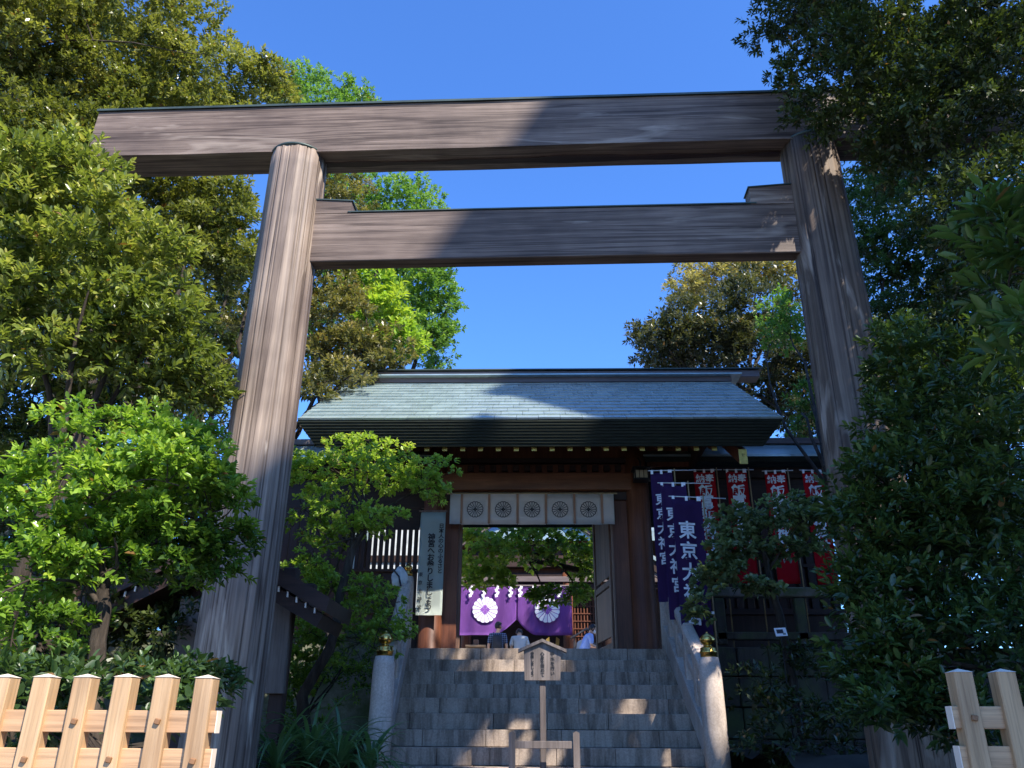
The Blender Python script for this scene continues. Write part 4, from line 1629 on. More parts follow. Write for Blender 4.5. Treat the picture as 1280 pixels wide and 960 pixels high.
    if mask:
        bm = bmesh.new()
        bmesh.ops.create_icosphere(bm, subdivisions=3, radius=1.0)
        bmesh.ops.delete(bm, geom=[v_ for v_ in bm.verts if v_.co.y < .1], context='VERTS')
        for v_ in bm.verts:
            v_.co = Vector(Hd(v_.co.x * .084, v_.co.y * .115 + .015, v_.co.z * .06 + .095))
        from_bm('mask', bm, mt['mask'], p, True)
    if pack:
        bm = bmesh.new()
        box(bm, (0, 0, 0), (.27, .13, .36), None, .04)
        o = from_bm('backpack', bm, pack, p, True)
        o.location = T(0, -.19, 1.20)
        o.rotation_euler = (-lean, 0, 0)
        for s_ in (-1, 1):
            bm = bmesh.new()
            tube(bm, [T(s_ * .10, -.14, 1.36), T(s_ * .11, .0, 1.475), T(s_ * .12, .125, 1.36), T(s_ * .13, .10, 1.1)], .016, 6)
            from_bm('strap', bm, pack, o)
            ch2 = p.children
        for c_ in list(o.children):
            c_.matrix_parent_inverse = (Matrix.Translation(o.location) @ o.rotation_euler.to_matrix().to_4x4()).inverted()
    return p


def pos(px, Y):
    return (P(px, 800, Y).x, Y, LZ)


def down_arm(s_):
    return (s_ * .24, -.01, 1.15)


A_front = (lambda s_: (s_ * .23, .03, 1.16), lambda s_: (s_ * .12, .25, 1.12))
A_down = (lambda s_: (s_ * .235, -.01, 1.15), lambda s_: (s_ * .24, .05, .91))
A_fwd = (lambda s_: (s_ * .23, .08, 1.18), lambda s_: (s_ * .10, .30, 1.24))
person(pos(622, 22), 0, R(3), R(-55), R(8), A_down, mt['plaid'], 'person with short black hair in a navy plaid shirt under the purple curtain', pack=mt['pack'], scale=.99)
person(pos(650, 22.2), R(4), R(30), R(0), R(50), A_front, mt['shirt_grey'], 'person in a pale grey shirt bowing under the middle of the purple curtain', scale=1.0)
person(pos(728, 21.6), R(-75), R(24), R(0), R(28), A_fwd, mt['shirt_blue'], 'person in a pale blue shirt and white mask leaning forward at the right door', mask=True, scale=.97)
person(pos(723, 22.6), R(-60), R(22), R(-15), R(45), A_front, mt['shirt_grey'], 'person in beige grey half hidden behind the masked person in blue', scale=.93)

# ------------------------------------------------------------------ vegetation
def nrm(a):
    return a / np.maximum(np.linalg.norm(a, axis=-1, keepdims=True), 1e-9)


def rdir(n):
    return nrm(rng.normal(size=(n, 3)))


def leaves(pos_, axis, n, L, twig, spread, droop, aspect, fold, tintbase, big=False, sizevar=.42, flat=0.0, up=.5):
    """n leaves on each twig; returns verts, faces, tint"""
    C = len(pos_)
    a = np.repeat(axis, n, 0)
    p0 = np.repeat(pos_, n, 0)
    tb = np.repeat(tintbase, n)
    k = np.tile(np.arange(n), C)
    t = (k + .5) / n
    ref = np.tile(np.array([[.13, .21, .97]]), (len(a), 1))
    u = nrm(np.cross(a, ref))
    v = np.cross(a, u)
    ph = k * 2.39996 + np.repeat(rng.uniform(0, 6.28, C), n) + rng.normal(0, .25, len(a))
    rad = u * np.cos(ph)[:, None] + v * np.sin(ph)[:, None] * (1 - flat)
    base = p0 + a * (t * twig)[:, None]
    sp = spread * (1.25 - .75 * t)
    d = nrm(a * (1.0 - .5 * (1 - t))[:, None] + rad * sp[:, None] + np.array([0, 0, -droop]) + rng.normal(0, .14, a.shape))
    upv = np.array([0, 0, 1.0]) * up + a * .6 + rng.normal(0, .22, a.shape)
    side = nrm(np.cross(d, upv))
    nn = np.cross(side, d)
    s = L * (1 + rng.uniform(-sizevar, sizevar, len(a)))
    s = s * (1.05 - .3 * t)
    w = s * aspect * .5
    tip = base + d * s[:, None] - np.array([0, 0, 1.0]) * (s * .10)[:, None]
    if big:
        l1 = base + d * (s * .33)[:, None] + side * w[:, None] + nn * (w * fold)[:, None]
        l2 = base + d * (s * .70)[:, None] + side * (w * .8)[:, None] + nn * (w * fold * .7)[:, None]
        r1_ = base + d * (s * .33)[:, None] - side * w[:, None] + nn * (w * fold)[:, None]
        r2_ = base + d * (s * .70)[:, None] - side * (w * .8)[:, None] + nn * (w * fold * .7)[:, None]
        V_ = np.stack([base, l1, l2, tip, r2_, r1_], 1).reshape(-1, 3)
        i0 = np.arange(len(a)) * 6
        F = np.stack([np.stack([i0, i0 + 3, i0 + 2, i0 + 1], 1), np.stack([i0, i0 + 5, i0 + 4, i0 + 3], 1)], 1).reshape(-1, 4)
        rep = 2
    else:
        l1 = base + d * (s * .48)[:, None] + side * w[:, None] + nn * (w * fold)[:, None]
        r1_ = base + d * (s * .48)[:, None] - side * w[:, None] + nn * (w * fold * .2)[:, None]
        V_ = np.stack([base, r1_, tip, l1], 1).reshape(-1, 3)
        i0 = np.arange(len(a)) * 4
        F = np.stack([i0, i0 + 1, i0 + 2, i0 + 3], 1)
        rep = 1
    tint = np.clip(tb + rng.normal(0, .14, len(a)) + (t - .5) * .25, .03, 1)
    tint[rng.random(len(a)) < .008] = 0.0
    return V_, F, np.repeat(tint, rep)


def limb_mesh(name, limbs, mat, parent, seg=6):
    bm = bmesh.new()
    for pts, rad in limbs:
        tube(bm, pts, rad, seg, False)
    return from_bm(name, bm, mat, parent, True)


def curve_pts(a, b, n, sag, wob):
    a, b = Vector(a), Vector(b)
    out = []
    L = (b - a).length
    o1 = Vector(np.clip(rng.normal(size=3), -1.3, 1.3)) * wob * L
    for i in range(n + 1):
        t = i / n
        p = a.lerp(b, t) + Vector((0, 0, sag * L * math.sin(math.pi * t))) + o1 * math.sin(math.pi * t) + Vector(rng.normal(size=3)) * wob * L * .12 * (1 if 0 < i < n else 0)
        out.append(p)
    return out


DAP = []
ROWS = [811, 828, 843, 859, 877, 897, 917, 937, 958]
for px, py, rr_ in ((545, 817, .12), (575, 819, .07), (618, 838, .11), (645, 838, .10), (735, 890, .08), (792, 889, .12), (600, 912, .09), (650, 909, .11), (800, 905, .07), (660, 885, .08), (600, 928, .08), (622, 930, .10), (655, 930, .07), (560, 950, .12), (520, 948, .08), (640, 950, .10), (690, 952, .08), (850, 948, .14), (875, 946, .10), (530, 850, .07)):
    k_ = max(0, sum(1 for q_ in ROWS if q_ <= py) - 1)
    DAP.append((np.array(P(px, py, 10.4 - .31 * k_)), rr_ * 1.15))
for px, py in ((893, 880), (897, 905), (900, 930)):
    DAP.append((np.array(P(px, py, 7.85)), .10))
SV = np.array(S)


def carve(V_, F, T_, vpl, fpl):
    """gaps in the crown: leave out the leaves that stand in a few narrow light paths"""
    n = len(V_) // vpl
    b = V_.reshape(n, vpl, 3)[:, vpl // 2]
    keep = np.ones(n, bool)
    for p_, r_ in DAP:
        d = b - p_
        d = d - (d @ SV)[:, None] * SV
        keep &= np.linalg.norm(d, axis=1) > r_
    idx = np.where(keep)[0]
    V2 = V_.reshape(n, vpl, 3)[idx].reshape(-1, 3)
    base = F.reshape(n, fpl, 4)[0] 
    F2 = (base[None] + (np.arange(len(idx)) * vpl)[:, None, None]).reshape(-1, 4)
    T2 = T_.reshape(n, fpl)[idx].reshape(-1)
    return V2, F2, T2


def tree(name, label, cat, base, fork, blobs, leafmat, barkmat='bark', group=None, L=.06, aspect=.42, nleaf=9, twig=.10, spread=.9,
         droop=.15, fold=.35, bough=.34, bdens=1.0, cdens=1.0, big=False, trunk_r=.12, nlimb=26, flat=0.0, up=.5, inner=.22, flatb=.55, tipb=.0, outer_pow=1.0, upbias=.35, forkpts=None, twigs=0, inshade=None):
    """blobs: (px, py, Y, rx_px, rz_px, ry_m[, tint])"""
    base = Vector(base)
    root = empty(name, base, label=label, cat=cat, group=group)
    PB, PA, PT = [], [], []
    boughs = []
    for bl in blobs:
        px, py, Y, rx, rz, ry = bl[:6]
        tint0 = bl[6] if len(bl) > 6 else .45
        c = np.array(P(px, py, Y))
        m = pxm(px, py, Y)
        rad = np.array([rx * m, ry, rz * m])
        rm = rad.mean()
        bs = bough * (rad.prod() ** (1 / 3)) ** .5 * .75
        nb = max(5, int(bdens * 1.35 * (rad[0] * rad[1] * rad[2]) ** (2 / 3) / bs ** 2 * 2.6))
        d = rdir(nb)
        rr = rng.uniform(.62, 1.0, nb) ** outer_pow
        ins = rng.random(nb) < inner
        rr[ins] = rng.uniform(.1, .6, ins.sum())
        bc = c + d * rad * rr[:, None] * .93
        for i in range(nb):
            s_ = bs * rng.uniform(.6, 1.25)
            boughs.append((bc[i], s_))
            nc = max(4, int(cdens * 26 * (s_ / (twig + L)) ** 2 * .42))
            q = rdir(nc)
            q[:, 2] = np.where(q[:, 2] < -.25, -q[:, 2] * .6, q[:, 2])
            outd = nrm((bc[i] - c)[None, :] / rad)
            pp_ = bc[i] + q * np.array([s_, s_, s_ * flatb]) * rng.uniform(.55, 1.0, nc)[:, None]
            ax = nrm(q * .6 + outd * .45 + np.array([0, 0, upbias]) + rng.normal(0, .25, (nc, 3)))
            PB.append(pp_)
            PA.append(ax)
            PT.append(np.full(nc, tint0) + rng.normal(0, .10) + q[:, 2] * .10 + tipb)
    pb, pa, pt = np.concatenate(PB), np.concatenate(PA), np.concatenate(PT)
    V_, F, T_ = leaves(pb, pa, nleaf, L, twig, spread, droop, aspect, fold, pt, big, flat=flat, up=up)
    if base[0] > 1.2 and base[1] < 9:
        V_, F, T_ = carve(V_, F, T_, 6 if big else 4, 2 if big else 1)
    V_ = V_ - np.array(base)
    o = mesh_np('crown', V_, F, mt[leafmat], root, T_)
    # trunk and limbs
    fork = Vector(fork)
    tp = forkpts if forkpts else curve_pts(base, fork, 6, 0, .04)
    tp = [Vector(q) - base for q in tp]
    limbs = [(tp, [trunk_r * (1.25 if i == 0 else 1 - .35 * i / (len(tp) - 1)) for i in range(len(tp))])]
    carved = base[0] > 1.2 and base[1] < 9
    idx = rng.permutation(len(boughs))[:nlimb]
    forks = []
    for ii, j in enumerate(idx):
        tgt = Vector(boughs[j][0])
        if ii < 5 or not forks:
            st_ = tp[-1 - (ii % 2)] + base
            r0 = trunk_r * .38
        else:
            cand = min(forks, key=lambda f: (f[0] - tgt).length + .3 * rng.random())
            st_, r0 = cand[0], cand[1] * .8
        pts = curve_pts(st_, tgt, 6, .06, .07)
        rads = [max(.004, r0 * (1 - .8 * k / 6)) for k in range(7)]
        if carved:
            bad = False
            for q in pts:
                for dp, dr in DAP:
                    w_ = np.array(q) - dp
                    if np.linalg.norm(w_ - (w_ @ SV) * SV) < dr + .04:
                        bad = True
            if bad and forks:
                continue
        limbs.append(([q - base for q in pts], rads))
        forks.append((pts[3], rads[3]))
        forks.append((pts[5], rads[5]))
    for j in rng.permutation(len(pb))[:twigs]:
        tgt = Vector(pb[j])
        cand = min(forks, key=lambda f: (f[0] - tgt).length)
        pts = curve_pts(cand[0], tgt, 4, .03, .08)
        limbs.append(([q - base for q in pts], [max(.003, cand[1] * .5 * (1 - .7 * k / 4)) for k in range(5)]))
    limb_mesh('trunk', limbs, mt[barkmat], root, 7)
    return root, len(F)


mt['lf_olive'] = mat_leaf('olive_glossy_leaves', (.025, .045, .014), (.14, .18, .036), (.30, .33, .075), .24, .3, (.44, .41, .12))
mt['lf_olive2'] = mat_leaf('olive_yellow_leaves', (.03, .045, .014), (.16, .175, .038), (.31, .30, .08), .32, .32, (.38, .34, .10))
mt['lf_bright'] = mat_leaf('fresh_green_leaves', (.035, .08, .012), (.15, .26, .035), (.28, .41, .06), .24, .36, (.34, .42, .05))
mt['lf_camphor'] = mat_leaf('bright_camphor_leaves', (.04, .09, .02), (.10, .20, .035), (.17, .29, .05), .45, .36, (.24, .34, .06))
mt['lf_maple'] = mat_leaf('maple_leaves', (.07, .115, .02), (.16, .24, .04), (.30, .38, .06), .45, .5, (.42, .45, .09))
mt['lf_cherry'] = mat_leaf('yellow_green_thin_leaves', (.08, .14, .025), (.21, .31, .045), (.36, .46, .07), .4, .45, (.44, .46, .08))
mt['lf_dark'] = mat_leaf('dark_evergreen_leaves', (.022, .034, .010), (.055, .078, .018), (.10, .13, .03), .36, .25, (.15, .19, .05))
mt['lf_hedge'] = mat_leaf('glossy_broad_leaves', (.018, .036, .010), (.05, .085, .02), (.095, .145, .035), .30, .25, (.16, .22, .05))
mt['lf_pale'] = mat_leaf('pale_new_leaves', (.03, .06, .015), (.065, .11, .025), (.10, .16, .035), .4, .35)
mt['lf_brown'] = mat_leaf('brownish_olive_leaves', (.022, .03, .014), (.065, .07, .028), (.13, .125, .045), .38, .25, (.24, .19, .07))
mt['lf_chest'] = mat_leaf('bronze_green_leaves', (.04, .05, .016), (.13, .125, .04), (.27, .22, .07), .36, .28, (.40, .30, .10))
mt['lf_gold'] = mat_leaf('yellowing_leaves', (.09, .09, .03), (.22, .19, .06), (.36, .29, .10), .5, .35, (.42, .33, .14))
mt['lf_mid'] = mat_leaf('mid_green_leaves', (.02, .045, .014), (.055, .10, .028), (.10, .17, .04), .42, .3, (.16, .25, .06))
mt['lf_round'] = mat_leaf('round_pale_green_leaves', (.05, .08, .03), (.14, .18, .08), (.25, .31, .14), .26, .3, (.32, .40, .12))
mt['grass'] = mat_leaf('strap_leaves', (.03, .07, .028), (.075, .15, .055), (.14, .24, .09), .33, .3)

cnt = {}
def T(*a, **k):
    r_, n = tree(*a, **k)
    cnt[k.get('label', a[1])[:30]] = n
    return r_

# --- left
b = P(60, 700, 8.6); b.z = 1.2
T('evergreen_tree', 'tall olive green evergreen tree rising behind the left end of the torii beam', 'tree', (b.x, 8.6, 1.2), (b.x + .1, 8.6, 4.2),
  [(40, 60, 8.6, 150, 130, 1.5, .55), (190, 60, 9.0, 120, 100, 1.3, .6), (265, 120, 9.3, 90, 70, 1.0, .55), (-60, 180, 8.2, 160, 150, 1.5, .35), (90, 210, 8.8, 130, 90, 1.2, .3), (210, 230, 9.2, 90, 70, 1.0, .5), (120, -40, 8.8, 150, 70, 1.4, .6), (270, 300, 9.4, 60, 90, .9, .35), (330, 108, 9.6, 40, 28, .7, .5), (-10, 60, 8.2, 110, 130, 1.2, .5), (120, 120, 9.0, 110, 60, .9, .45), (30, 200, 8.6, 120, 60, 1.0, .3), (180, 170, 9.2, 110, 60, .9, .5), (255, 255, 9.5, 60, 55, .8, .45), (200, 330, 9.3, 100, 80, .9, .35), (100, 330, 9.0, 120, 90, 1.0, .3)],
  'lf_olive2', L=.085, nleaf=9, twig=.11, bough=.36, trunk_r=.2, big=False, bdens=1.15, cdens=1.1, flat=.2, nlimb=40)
b = P(100, 800, 5.3)
T('evergreen_tree', 'glossy olive leaved tree in front of the left end of the torii beam', 'tree', (-3.5, 5.3, .9), (-3.3, 5.3, 3.0),
  [(60, 290, 5.1, 130, 80, .8, .62), (150, 350, 5.2, 110, 80, .7, .6), (40, 420, 5.2, 120, 90, .8, .5), (180, 440, 5.4, 95, 75, .6, .45), (-30, 330, 5.0, 90, 120, .8, .5), (60, 530, 6.2, 120, 50, .6, .12), (40, 235, 4.9, 90, 45, .5, .65), (100, 205, 5.0, 45, 25, .35, .65), (225, 480, 5.7, 55, 70, .5, .35)],
  'lf_olive', L=.070, aspect=.38, nleaf=10, twig=.10, bough=.28, big=True, trunk_r=.09, flat=.35, bdens=1.15, cdens=.95, nlimb=36, droop=.1)
T('camellia_shrub', 'bright green shrub with a forked trunk behind the left fence', 'shrub', tuple(P(118, 850, 4.3))[:2] + (.55,), tuple(P(128, 735, 4.3)),
  [(160, 560, 4.3, 100, 45, .5, .62), (235, 590, 4.3, 70, 45, .4, .6), (90, 620, 4.2, 110, 50, .5, .6), (200, 650, 4.4, 110, 45, .5, .5), (40, 700, 4.2, 110, 55, .5, .5), (220, 705, 4.5, 80, 40, .4, .25), (120, 690, 4.3, 90, 45, .5, .5), (30, 790, 4.1, 80, 50, .5, .4), (215, 545, 4.5, 55, 28, .35, .6), (270, 610, 4.4, 35, 30, .3, .5), (270, 690, 4.6, 45, 40, .3, .2)],
  'lf_bright', 'bark', L=.048, aspect=.46, nleaf=9, twig=.05, bough=.20, big=True, trunk_r=.055, flat=.2, bdens=.8, cdens=.85, nlimb=40, upbias=.5, twigs=60,
  forkpts=[tuple(P(116, 1010, 4.3)), tuple(P(114, 900, 4.3)), tuple(P(120, 850, 4.3)), tuple(P(122, 800, 4.3)), tuple(P(130, 760, 4.3)), tuple(P(128, 735, 4.3))])
T('low_shrub', 'low green bush growing just behind the left fence', 'shrub', (-1.35, 3.6, .4), (-1.35, 3.6, 1.1),
  [(120, 880, 3.6, 150, 50, .35, .4), (230, 860, 3.9, 50, 30, .3, .35), (20, 880, 3.4, 90, 60, .35, .4)], 'lf_mid', L=.06, aspect=.42, nleaf=8, twig=.06, bough=.24, big=True, trunk_r=.02, nlimb=14, cdens=.7)
T('evergreen_shrub', 'dark shrub massed behind the bright green shrub at the left', 'shrub', (-4.2, 7.6, 1.2), (-4.0, 7.6, 2.2),
  [(60, 760, 7.2, 130, 110, .8, .3), (200, 800, 7.0, 90, 90, .6, .3), (120, 620, 8.0, 140, 100, .8, .2), (-60, 700, 7.0, 110, 160, .8, .2), (240, 560, 8.6, 60, 110, .6, .3)], 'lf_dark', L=.08, nleaf=9, twig=.09, bough=.3, trunk_r=.05, cdens=.9, bdens=.9)
T('broadleaf_tree', 'bright green rounded tree behind the gate roof, left of the sky gap', 'tree', (-4.2, 17.0, LZ), (-4.2, 17.0, 6.5),
  [(470, 260, 17, 95, 55, 1.6, .6), (520, 300, 17, 55, 60, 1.3, .62), (480, 350, 16.5, 95, 60, 1.5, .6), (540, 385, 17, 42, 55, 1.1, .55), (450, 420, 16, 95, 50, 1.3, .45), (540, 430, 17, 35, 35, 1.0, .5), (375, 110, 17, 40, 27, 1.0, .6), (440, 125, 17.2, 32, 16, .8, .6), (400, 160, 17, 70, 50, 1.2, .55)],
  'lf_camphor', L=.105, nleaf=9, twig=.11, bough=.22, trunk_r=.25, cdens=1.0, bdens=.9, flatb=.75)
T('chestnut_tree', 'yellow-brown tinged tree between the left torii pillar and the gate roof', 'tree', (-4.3, 11.6, LZ), (-4.2, 11.8, 5.0),
  [(420, 405, 12, 52, 65, .8, .5), (432, 455, 11.7, 60, 38, .7, .45), (400, 330, 12, 50, 60, .7, .5), (340, 420, 12.5, 60, 100, .8, .4), (420, 250, 12.6, 45, 45, .6, .5), (480, 440, 11.8, 35, 30, .5, .5), (425, 472, 10.9, 55, 20, .4, .45), (395, 490, 10.6, 25, 22, .3, .4)],
  'lf_chest', L=.09, nleaf=9, twig=.10, bough=.30, trunk_r=.14, cdens=1.0)
T('broadleaf_tree', 'light green tree sprays in front of the brownish tree beside the left pillar', 'tree', (-2.9, 13.0, LZ), (-2.9, 13.0, 6.0),
  [(480, 390, 13, 45, 30, .5, .85), (455, 350, 13.2, 45, 30, .5, .8), (500, 430, 13, 35, 22, .4, .8)], 'lf_bright', L=.16, aspect=.36, nleaf=7, twig=.12, bough=.3, trunk_r=.1, cdens=.8, big=True)
# tree in front of the gate, left of the steps
fp = [tuple(P(382, 925, 8.2)), tuple(P(378, 870, 8.2)), tuple(P(395, 840, 8.2)), tuple(P(412, 812, 8.2)), tuple(P(421, 780, 8.25)), tuple(P(425, 745, 8.3)), tuple(P(440, 690, 8.4)), tuple(P(462, 645, 8.5))]
T('cherry_tree', 'small tree with a crooked dark trunk and thin pale twigs left of the steps', 'tree', fp[0], fp[-1],
  [(410, 600, 8.6, 55, 35, .6, .6), (480, 590, 8.6, 75, 28, .6, .62), (535, 600, 8.7, 42, 35, .4, .5), (400, 655, 8.5, 50, 35, .5, .5), (465, 652, 8.4, 60, 20, .5, .68), (395, 720, 8.5, 45, 40, .5, .5), (455, 745, 8.5, 55, 26, .45, .45), (480, 790, 8.4, 35, 35, .35, .4), (400, 800, 8.7, 50, 45, .4, .4), (370, 850, 8.7, 35, 35, .35, .3), (455, 560, 8.8, 60, 12, .4, .6), (370, 580, 8.6, 30, 20, .35, .5)],
  'lf_cherry', 'bark', L=.052, aspect=.6, nleaf=6, twig=.05, bough=.17, trunk_r=.06, cdens=.62, bdens=.62, big=True, nlimb=60, twigs=160, forkpts=fp, flatb=.4, inner=.3)
T('azalea_shrub', 'dense low bush in the shade between the notice board and the left newel', 'shrub', (-2.35, 8.9, 1.35), (-2.35, 8.9, 1.7),
  [(430, 850, 9.2, 50, 40, .4, .3), (370, 900, 8.8, 40, 40, .4, .3), (455, 800, 9.6, 30, 50, .3, .35), (340, 800, 9.2, 40, 60, .4, .35)], 'lf_bright', L=.05, nleaf=7, twig=.06, bough=.22, trunk_r=.03, cdens=.6, nlimb=14, bdens=.7)
# maple in the court, seen through the gate
fp = [(P(780, 800, 15.5).x, 15.5, LZ), (P(780, 800, 15.5).x, 15.5, 4.2), tuple(P(762, 722, 15.5)), tuple(P(740, 716, 15.4)), tuple(P(700, 707, 15.4)), tuple(P(660, 700, 15.3))]
T('maple_tree', 'green maple spreading over the court in front of the purple curtain', 'tree', fp[0], fp[-1],
  [(640, 690, 15.4, 65, 28, .9, .55), (600, 705, 15.5, 30, 35, .7, .7), (700, 680, 15.3, 50, 30, .8, .35), (730, 700, 15.3, 28, 45, .7, .3), (715, 745, 15.1, 35, 14, .5, .3), (620, 725, 15.4, 30, 12, .5, .55), (680, 745, 15.2, 20, 14, .4, .3), (590, 670, 15.6, 25, 15, .5, .7), (660, 665, 15.5, 55, 12, .7, .5)],
  'lf_maple', L=.10, aspect=.6, nleaf=6, twig=.07, bough=.26, trunk_r=.07, cdens=.62, bdens=.65, big=True, forkpts=fp, flatb=.35, nlimb=40, inner=.3)

# --- right
T('camphor_tree', 'great dark evergreen whose branches hang over the right end of the torii beam', 'tree', (5.6, 4.6, .6), (5.2, 4.8, 5.5),
  [(1000, 20, 5.2, 60, 65, .5, .35), (1060, 90, 5.1, 85, 75, .6, .35), (1150, 60, 5.0, 110, 110, .8, .35), (1250, 130, 4.9, 110, 120, .9, .35), (1110, -60, 5.3, 150, 80, .9, .4), (1030, 150, 5.3, 35, 25, .3, .45), (1290, -40, 4.6, 120, 120, 1.0, .4), (1120, 160, 5.1, 70, 30, .5, .4), (1230, 250, 4.9, 90, 60, .7, .45), (1150, 200, 5.5, 60, 40, .5, .45), (970, 20, 5.3, 30, 35, .3, .4), (1030, -150, 5.4, 110, 70, .8, .4), (1180, 120, 5.6, 120, 110, .6, .3), (1110, 150, 5.2, 90, 45, .4, .4)],
  'lf_dark', L=.052, nleaf=9, twig=.07, bough=.25, trunk_r=.25, cdens=.95, bdens=.9, nlimb=40, big=False)
T('evergreen_tree', 'mid green tree filling the gap under the right end of the torii beam', 'tree', (5.8, 9.8, 1.3), (5.6, 9.8, 4.5),
  [(1120, 260, 10, 90, 70, .9, .6), (1130, 340, 10, 95, 70, .9, .5), (1220, 330, 9.6, 90, 90, .9, .45), (1130, 430, 9.8, 85, 80, .9, .4), (1230, 450, 9.4, 100, 100, 1, .35), (1110, 210, 10.2, 70, 35, .7, .65)],
  'lf_mid', L=.08, nleaf=9, twig=.09, bough=.30, trunk_r=.18, cdens=.85)
T('broadleaf_shrub', 'dense dark glossy shrub hiding the lower half of the right torii pillar', 'shrub', (2.5, 3.7, .5), (2.6, 3.9, 1.6),
  [(1150, 470, 4.5, 55, 60, .5, .5), (1190, 560, 4.3, 95, 80, .6, .45), (1120, 620, 4.2, 60, 60, .5, .45), (1200, 680, 4.1, 110, 80, .6, .4), (1110, 720, 4.1, 55, 60, .4, .4), (1240, 480, 4.5, 70, 90, .6, .4), (1180, 790, 4.0, 95, 60, .5, .35), (1100, 840, 3.9, 40, 50, .3, .42), (1255, 620, 3.9, 60, 120, .5, .5), (1250, 800, 3.8, 70, 60, .5, .35), (1080, 650, 4.2, 35, 30, .3, .45), (1150, 870, 3.9, 45, 30, .3, .35), (1122, 530, 4.5, 34, 45, .35, .48), (1098, 595, 4.4, 32, 28, .3, .5), (1085, 740, 4.1, 34, 35, .3, .4), (1090, 800, 4.0, 34, 35, .3, .4), (1110, 890, 3.8, 40, 22, .25, .35), (1200, 900, 3.8, 60, 40, .3, .25), (1120, 450, 4.8, 30, 50, .35, .5)],
  'lf_hedge', L=.056, aspect=.38, nleaf=10, twig=.09, bough=.23, trunk_r=.06, big=True, cdens=.95, bdens=1.05, nlimb=30, flat=.2)
T('evergreen_tree', 'dark mass of foliage at the right edge behind the glossy shrub', 'tree', (4.6, 6.0, .9), (4.7, 6.2, 3.0),
  [(1240, 420, 6.2, 90, 120, .8, .3), (1250, 600, 6.0, 90, 130, .8, .25), (1180, 520, 6.4, 80, 110, .7, .25), (1190, 700, 6.2, 110, 110, .7, .2), (1240, 110, 6.8, 110, 130, .8, .35), (1130, 90, 7.0, 90, 90, .7, .35), (1240, 290, 6.6, 90, 90, .7, .35), (1060, 40, 7.0, 60, 60, .5, .35)], 'lf_dark', L=.06, nleaf=9, twig=.08, bough=.28, trunk_r=.1, cdens=.95)
T('young_tree', 'light green long leaved sprig reaching in at the upper right edge', 'tree', (2.6, 2.9, .4), (2.75, 2.9, 3.0),
  [(1262, 285, 3.2, 50, 22, .25, .6), (1285, 340, 3.2, 40, 40, .25, .5), (1290, 420, 3.2, 30, 30, .2, .55)], 'lf_pale', L=.13, aspect=.30, nleaf=8, twig=.13, bough=.3, trunk_r=.03, big=True, cdens=.8, bdens=.6, nlimb=10, spread=.9)
fp = [tuple(P(985, 800, 8.6)), tuple(P(975, 770, 8.6)), tuple(P(965, 740, 8.6)), tuple(P(960, 715, 8.6)), tuple(P(955, 690, 8.6))]
fp[0] = (fp[0][0] + .05, 8.6, 1.3)
T('camellia_tree', 'small round leaved tree in front of the red banners', 'tree', fp[0], fp[-1],
  [(925, 660, 8.7, 42, 28, .45, .45), (965, 650, 8.7, 45, 26, .45, .45), (1010, 655, 8.8, 38, 28, .4, .4), (940, 690, 8.7, 50, 18, .4, .4), (885, 730, 8.6, 22, 28, .25, .4), (995, 640, 8.9, 30, 20, .3, .4), (905, 690, 8.6, 25, 20, .25, .45), (990, 690, 8.7, 45, 18, .35, .4), (915, 715, 8.6, 30, 14, .3, .38), (1030, 640, 8.8, 25, 22, .3, .4), (950, 735, 8.5, 30, 10, .3, .35), (875, 765, 8.6, 14, 18, .2, .4)],
  'lf_round', L=.062, aspect=.72, nleaf=6, twig=.05, bough=.2, trunk_r=.045, big=True, forkpts=fp, cdens=.42, bdens=.62, nlimb=34, twigs=60, flatb=.5)
T('oak_tree', 'large dome shaped evergreen behind the right side of the gate roof', 'tree', (5.2, 17.5, LZ), (5.0, 17.5, 7.0),
  [(880, 418, 17.5, 80, 42, 1.8, .4), (940, 390, 17.5, 60, 45, 1.6, .4), (830, 430, 17.3, 48, 35, 1.3, .45), (960, 450, 17.2, 70, 70, 1.6, .35), (870, 440, 17.2, 80, 30, 1.4, .35), (1010, 500, 17, 50, 90, 1.5, .3)],
  'lf_brown', L=.13, nleaf=8, twig=.13, bough=.26, trunk_r=.3, cdens=.95, bdens=.95, flatb=.7, inner=.15)
T('autumn_tree', 'pale yellowing tree showing above the dark dome of the evergreen', 'tree', (6.0, 22.0, LZ), (5.8, 22.0, 9.5),
  [(890, 345, 22, 55, 34, 1.6, .6), (858, 370, 22, 28, 42, 1.2, .6), (940, 335, 22, 45, 22, 1.4, .55), (980, 340, 22, 30, 22, 1.2, .5)],
  'lf_gold', L=.14, nleaf=8, twig=.15, bough=.24, trunk_r=.25, cdens=.75, bdens=.75, nlimb=60, inner=.35)
T('laurel_tree', 'dark green leafy tree tight against the inner side of the right torii pillar', 'tree', (3.9, 10.2, LZ), (3.9, 10.3, 4.8),
  [(975, 400, 12.5, 28, 55, .5, .55), (1010, 520, 12.3, 22, 50, .4, .3)], 'lf_camphor', L=.085, nleaf=8, twig=.09, bough=.26, trunk_r=.08, cdens=.8)
# undergrowth in the dark right planting
T('undergrowth_shrub', 'low dark undergrowth on the shaded bank right of the steps', 'shrub', (2.8, 8.0, 1.35), (2.8, 8.0, 1.6),
  [(940, 870, 8.0, 45, 40, .4, .2), (1010, 830, 8.6, 60, 25, .4, .2), (970, 930, 7.4, 60, 35, .4, .15), (1050, 900, 7.6, 50, 50, .4, .15)], 'lf_dark', L=.07, nleaf=7, twig=.07, bough=.26, trunk_r=.02, cdens=.6, bdens=.8, nlimb=12)
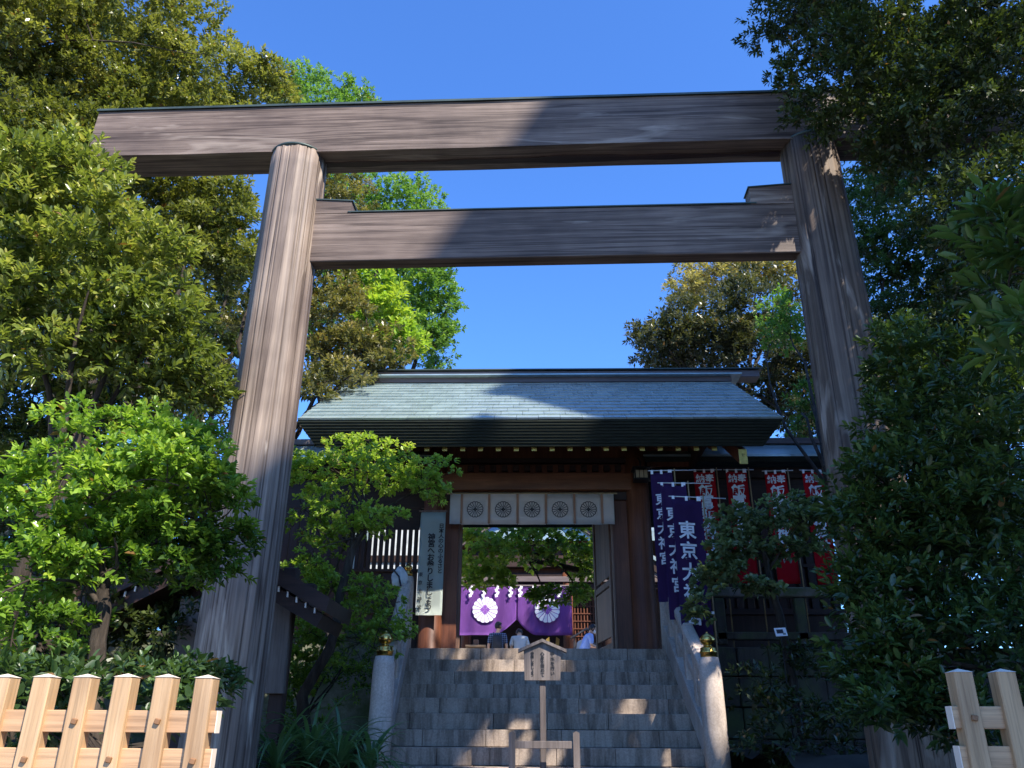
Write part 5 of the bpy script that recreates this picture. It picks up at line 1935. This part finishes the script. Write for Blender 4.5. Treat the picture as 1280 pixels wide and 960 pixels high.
# background trees that close the view at both sides
for (x, y, h, lb) in ((-9.5, 12.5, 7.5, 'broad evergreen far left behind the pavilion'), (-8.0, 16.5, 9.0, 'tall evergreen beyond the left side of the gate'), (9.5, 13.0, 8.0, 'broad evergreen far right beyond the shrubs'), (8.2, 17.5, 8.5, 'tall evergreen beyond the right side wall of the gate')):
    r_ = empty('evergreen_tree', (x, y, LZ), label=lb, cat='tree')
    nb = 70
    bc = np.array([0, 0, h * .6]) + rdir(nb) * np.array([2.3, 1.8, h * .42]) * rng.uniform(.6, 1, (nb, 1))
    pbs, pas = [], []
    for c_ in bc:
        q = rdir(46)
        q[:, 2] = abs(q[:, 2]) * .8
        pbs.append(c_ + q * np.array([.7, .7, .5]) * rng.uniform(.5, 1, (46, 1)))
        pas.append(nrm(q + np.array([0, 0, .4])))
    V_, F, T_ = leaves(np.concatenate(pbs), np.concatenate(pas), 8, .16, .16, .9, .15, .42, .3, np.full(46 * nb, .45))
    mesh_np('crown', V_, F, mt['lf_dark'], r_, T_)
    limb_mesh('trunk', [([(0, 0, 0), (.05, 0, h * .3), (0, .1, h * .6)], [.25, .2, .12])] + [([(0, 0, h * .25), tuple(c_ * .6), tuple(c_)], [.09, .06, .03]) for c_ in bc[:20]], mt['bark'], r_)

# strap leaved plants at the left foot of the steps
def strap_plant(px, py, Y, n, Lm, label):
    b0 = P(px, py, Y)
    r_ = empty('strap_leaf_plant', b0, label=label, cat='plant', group='strap leaved plants left of the steps')
    me_first = None
    for k in range(n):
        a = random.uniform(0, 2 * math.pi)
        el = random.uniform(.5, 1.35)
        L = Lm * random.uniform(.6, 1.1)
        w = random.uniform(.012, .022)
        bm = bmesh.new()
        prev = None
        p = Vector((0, 0, 0))
        d = Vector((math.cos(a) * math.cos(el), math.sin(a) * math.cos(el), math.sin(el)))
        sd = Vector((-math.sin(a), math.cos(a), 0))
        N = 9
        for i in range(N + 1):
            t_ = i / N
            ww = w * math.sin(math.pi * min(1, .12 + .9 * (1 - t_) ** .7 * 1.0)) if t_ < 1 else .0005
            ww = w * (1 - t_ ** 2.2) * (.55 + .45 * min(1, t_ * 4)) + .0004
            a_ = bm.verts.new(p - sd * ww + Vector((0, 0, ww * .4)))
            m_ = bm.verts.new(p)
            c_ = bm.verts.new(p + sd * ww + Vector((0, 0, ww * .4)))
            if prev:
                bm.faces.new((prev[0], prev[1], m_, a_))
                bm.faces.new((prev[1], prev[2], c_, m_))
            prev = (a_, m_, c_)
            p = p + d * (L / N)
            d = (d + Vector((0, 0, -.24))).normalized()
        me = bpy.data.meshes.new('leaf')
        bm.to_mesh(me)
        bm.free()
        at = me.attributes.new('tint', 'FLOAT', 'FACE')
        at.data.foreach_set('value', [random.uniform(.3, .8)] * len(me.polygons))
        me.materials.append(mt['grass'])
        for p_ in me.polygons:
            p_.use_smooth = True
        o = bpy.data.objects.new('leaf', me)
        link(o, r_)


for i, (px, py, Y, n, Lm, lb) in enumerate(((345, 965, 6.6, 38, .74, 'strap leaved clump nearest the left torii pillar'), (385, 955, 7.0, 38, .80, 'strap leaved clump with long pale blades below the crooked trunk'),
                                            (425, 958, 6.9, 38, .74, 'strap leaved clump midway between pillar and newel post'), (462, 965, 7.0, 34, .62, 'strap leaved clump touching the foot of the left newel post'), (405, 940, 7.7, 24, .5, 'strap leaved clump set back below the mossy wall'))):
    strap_plant(px, py, Y, n, Lm, lb)
print('FACES', sum(cnt.values()), cnt)
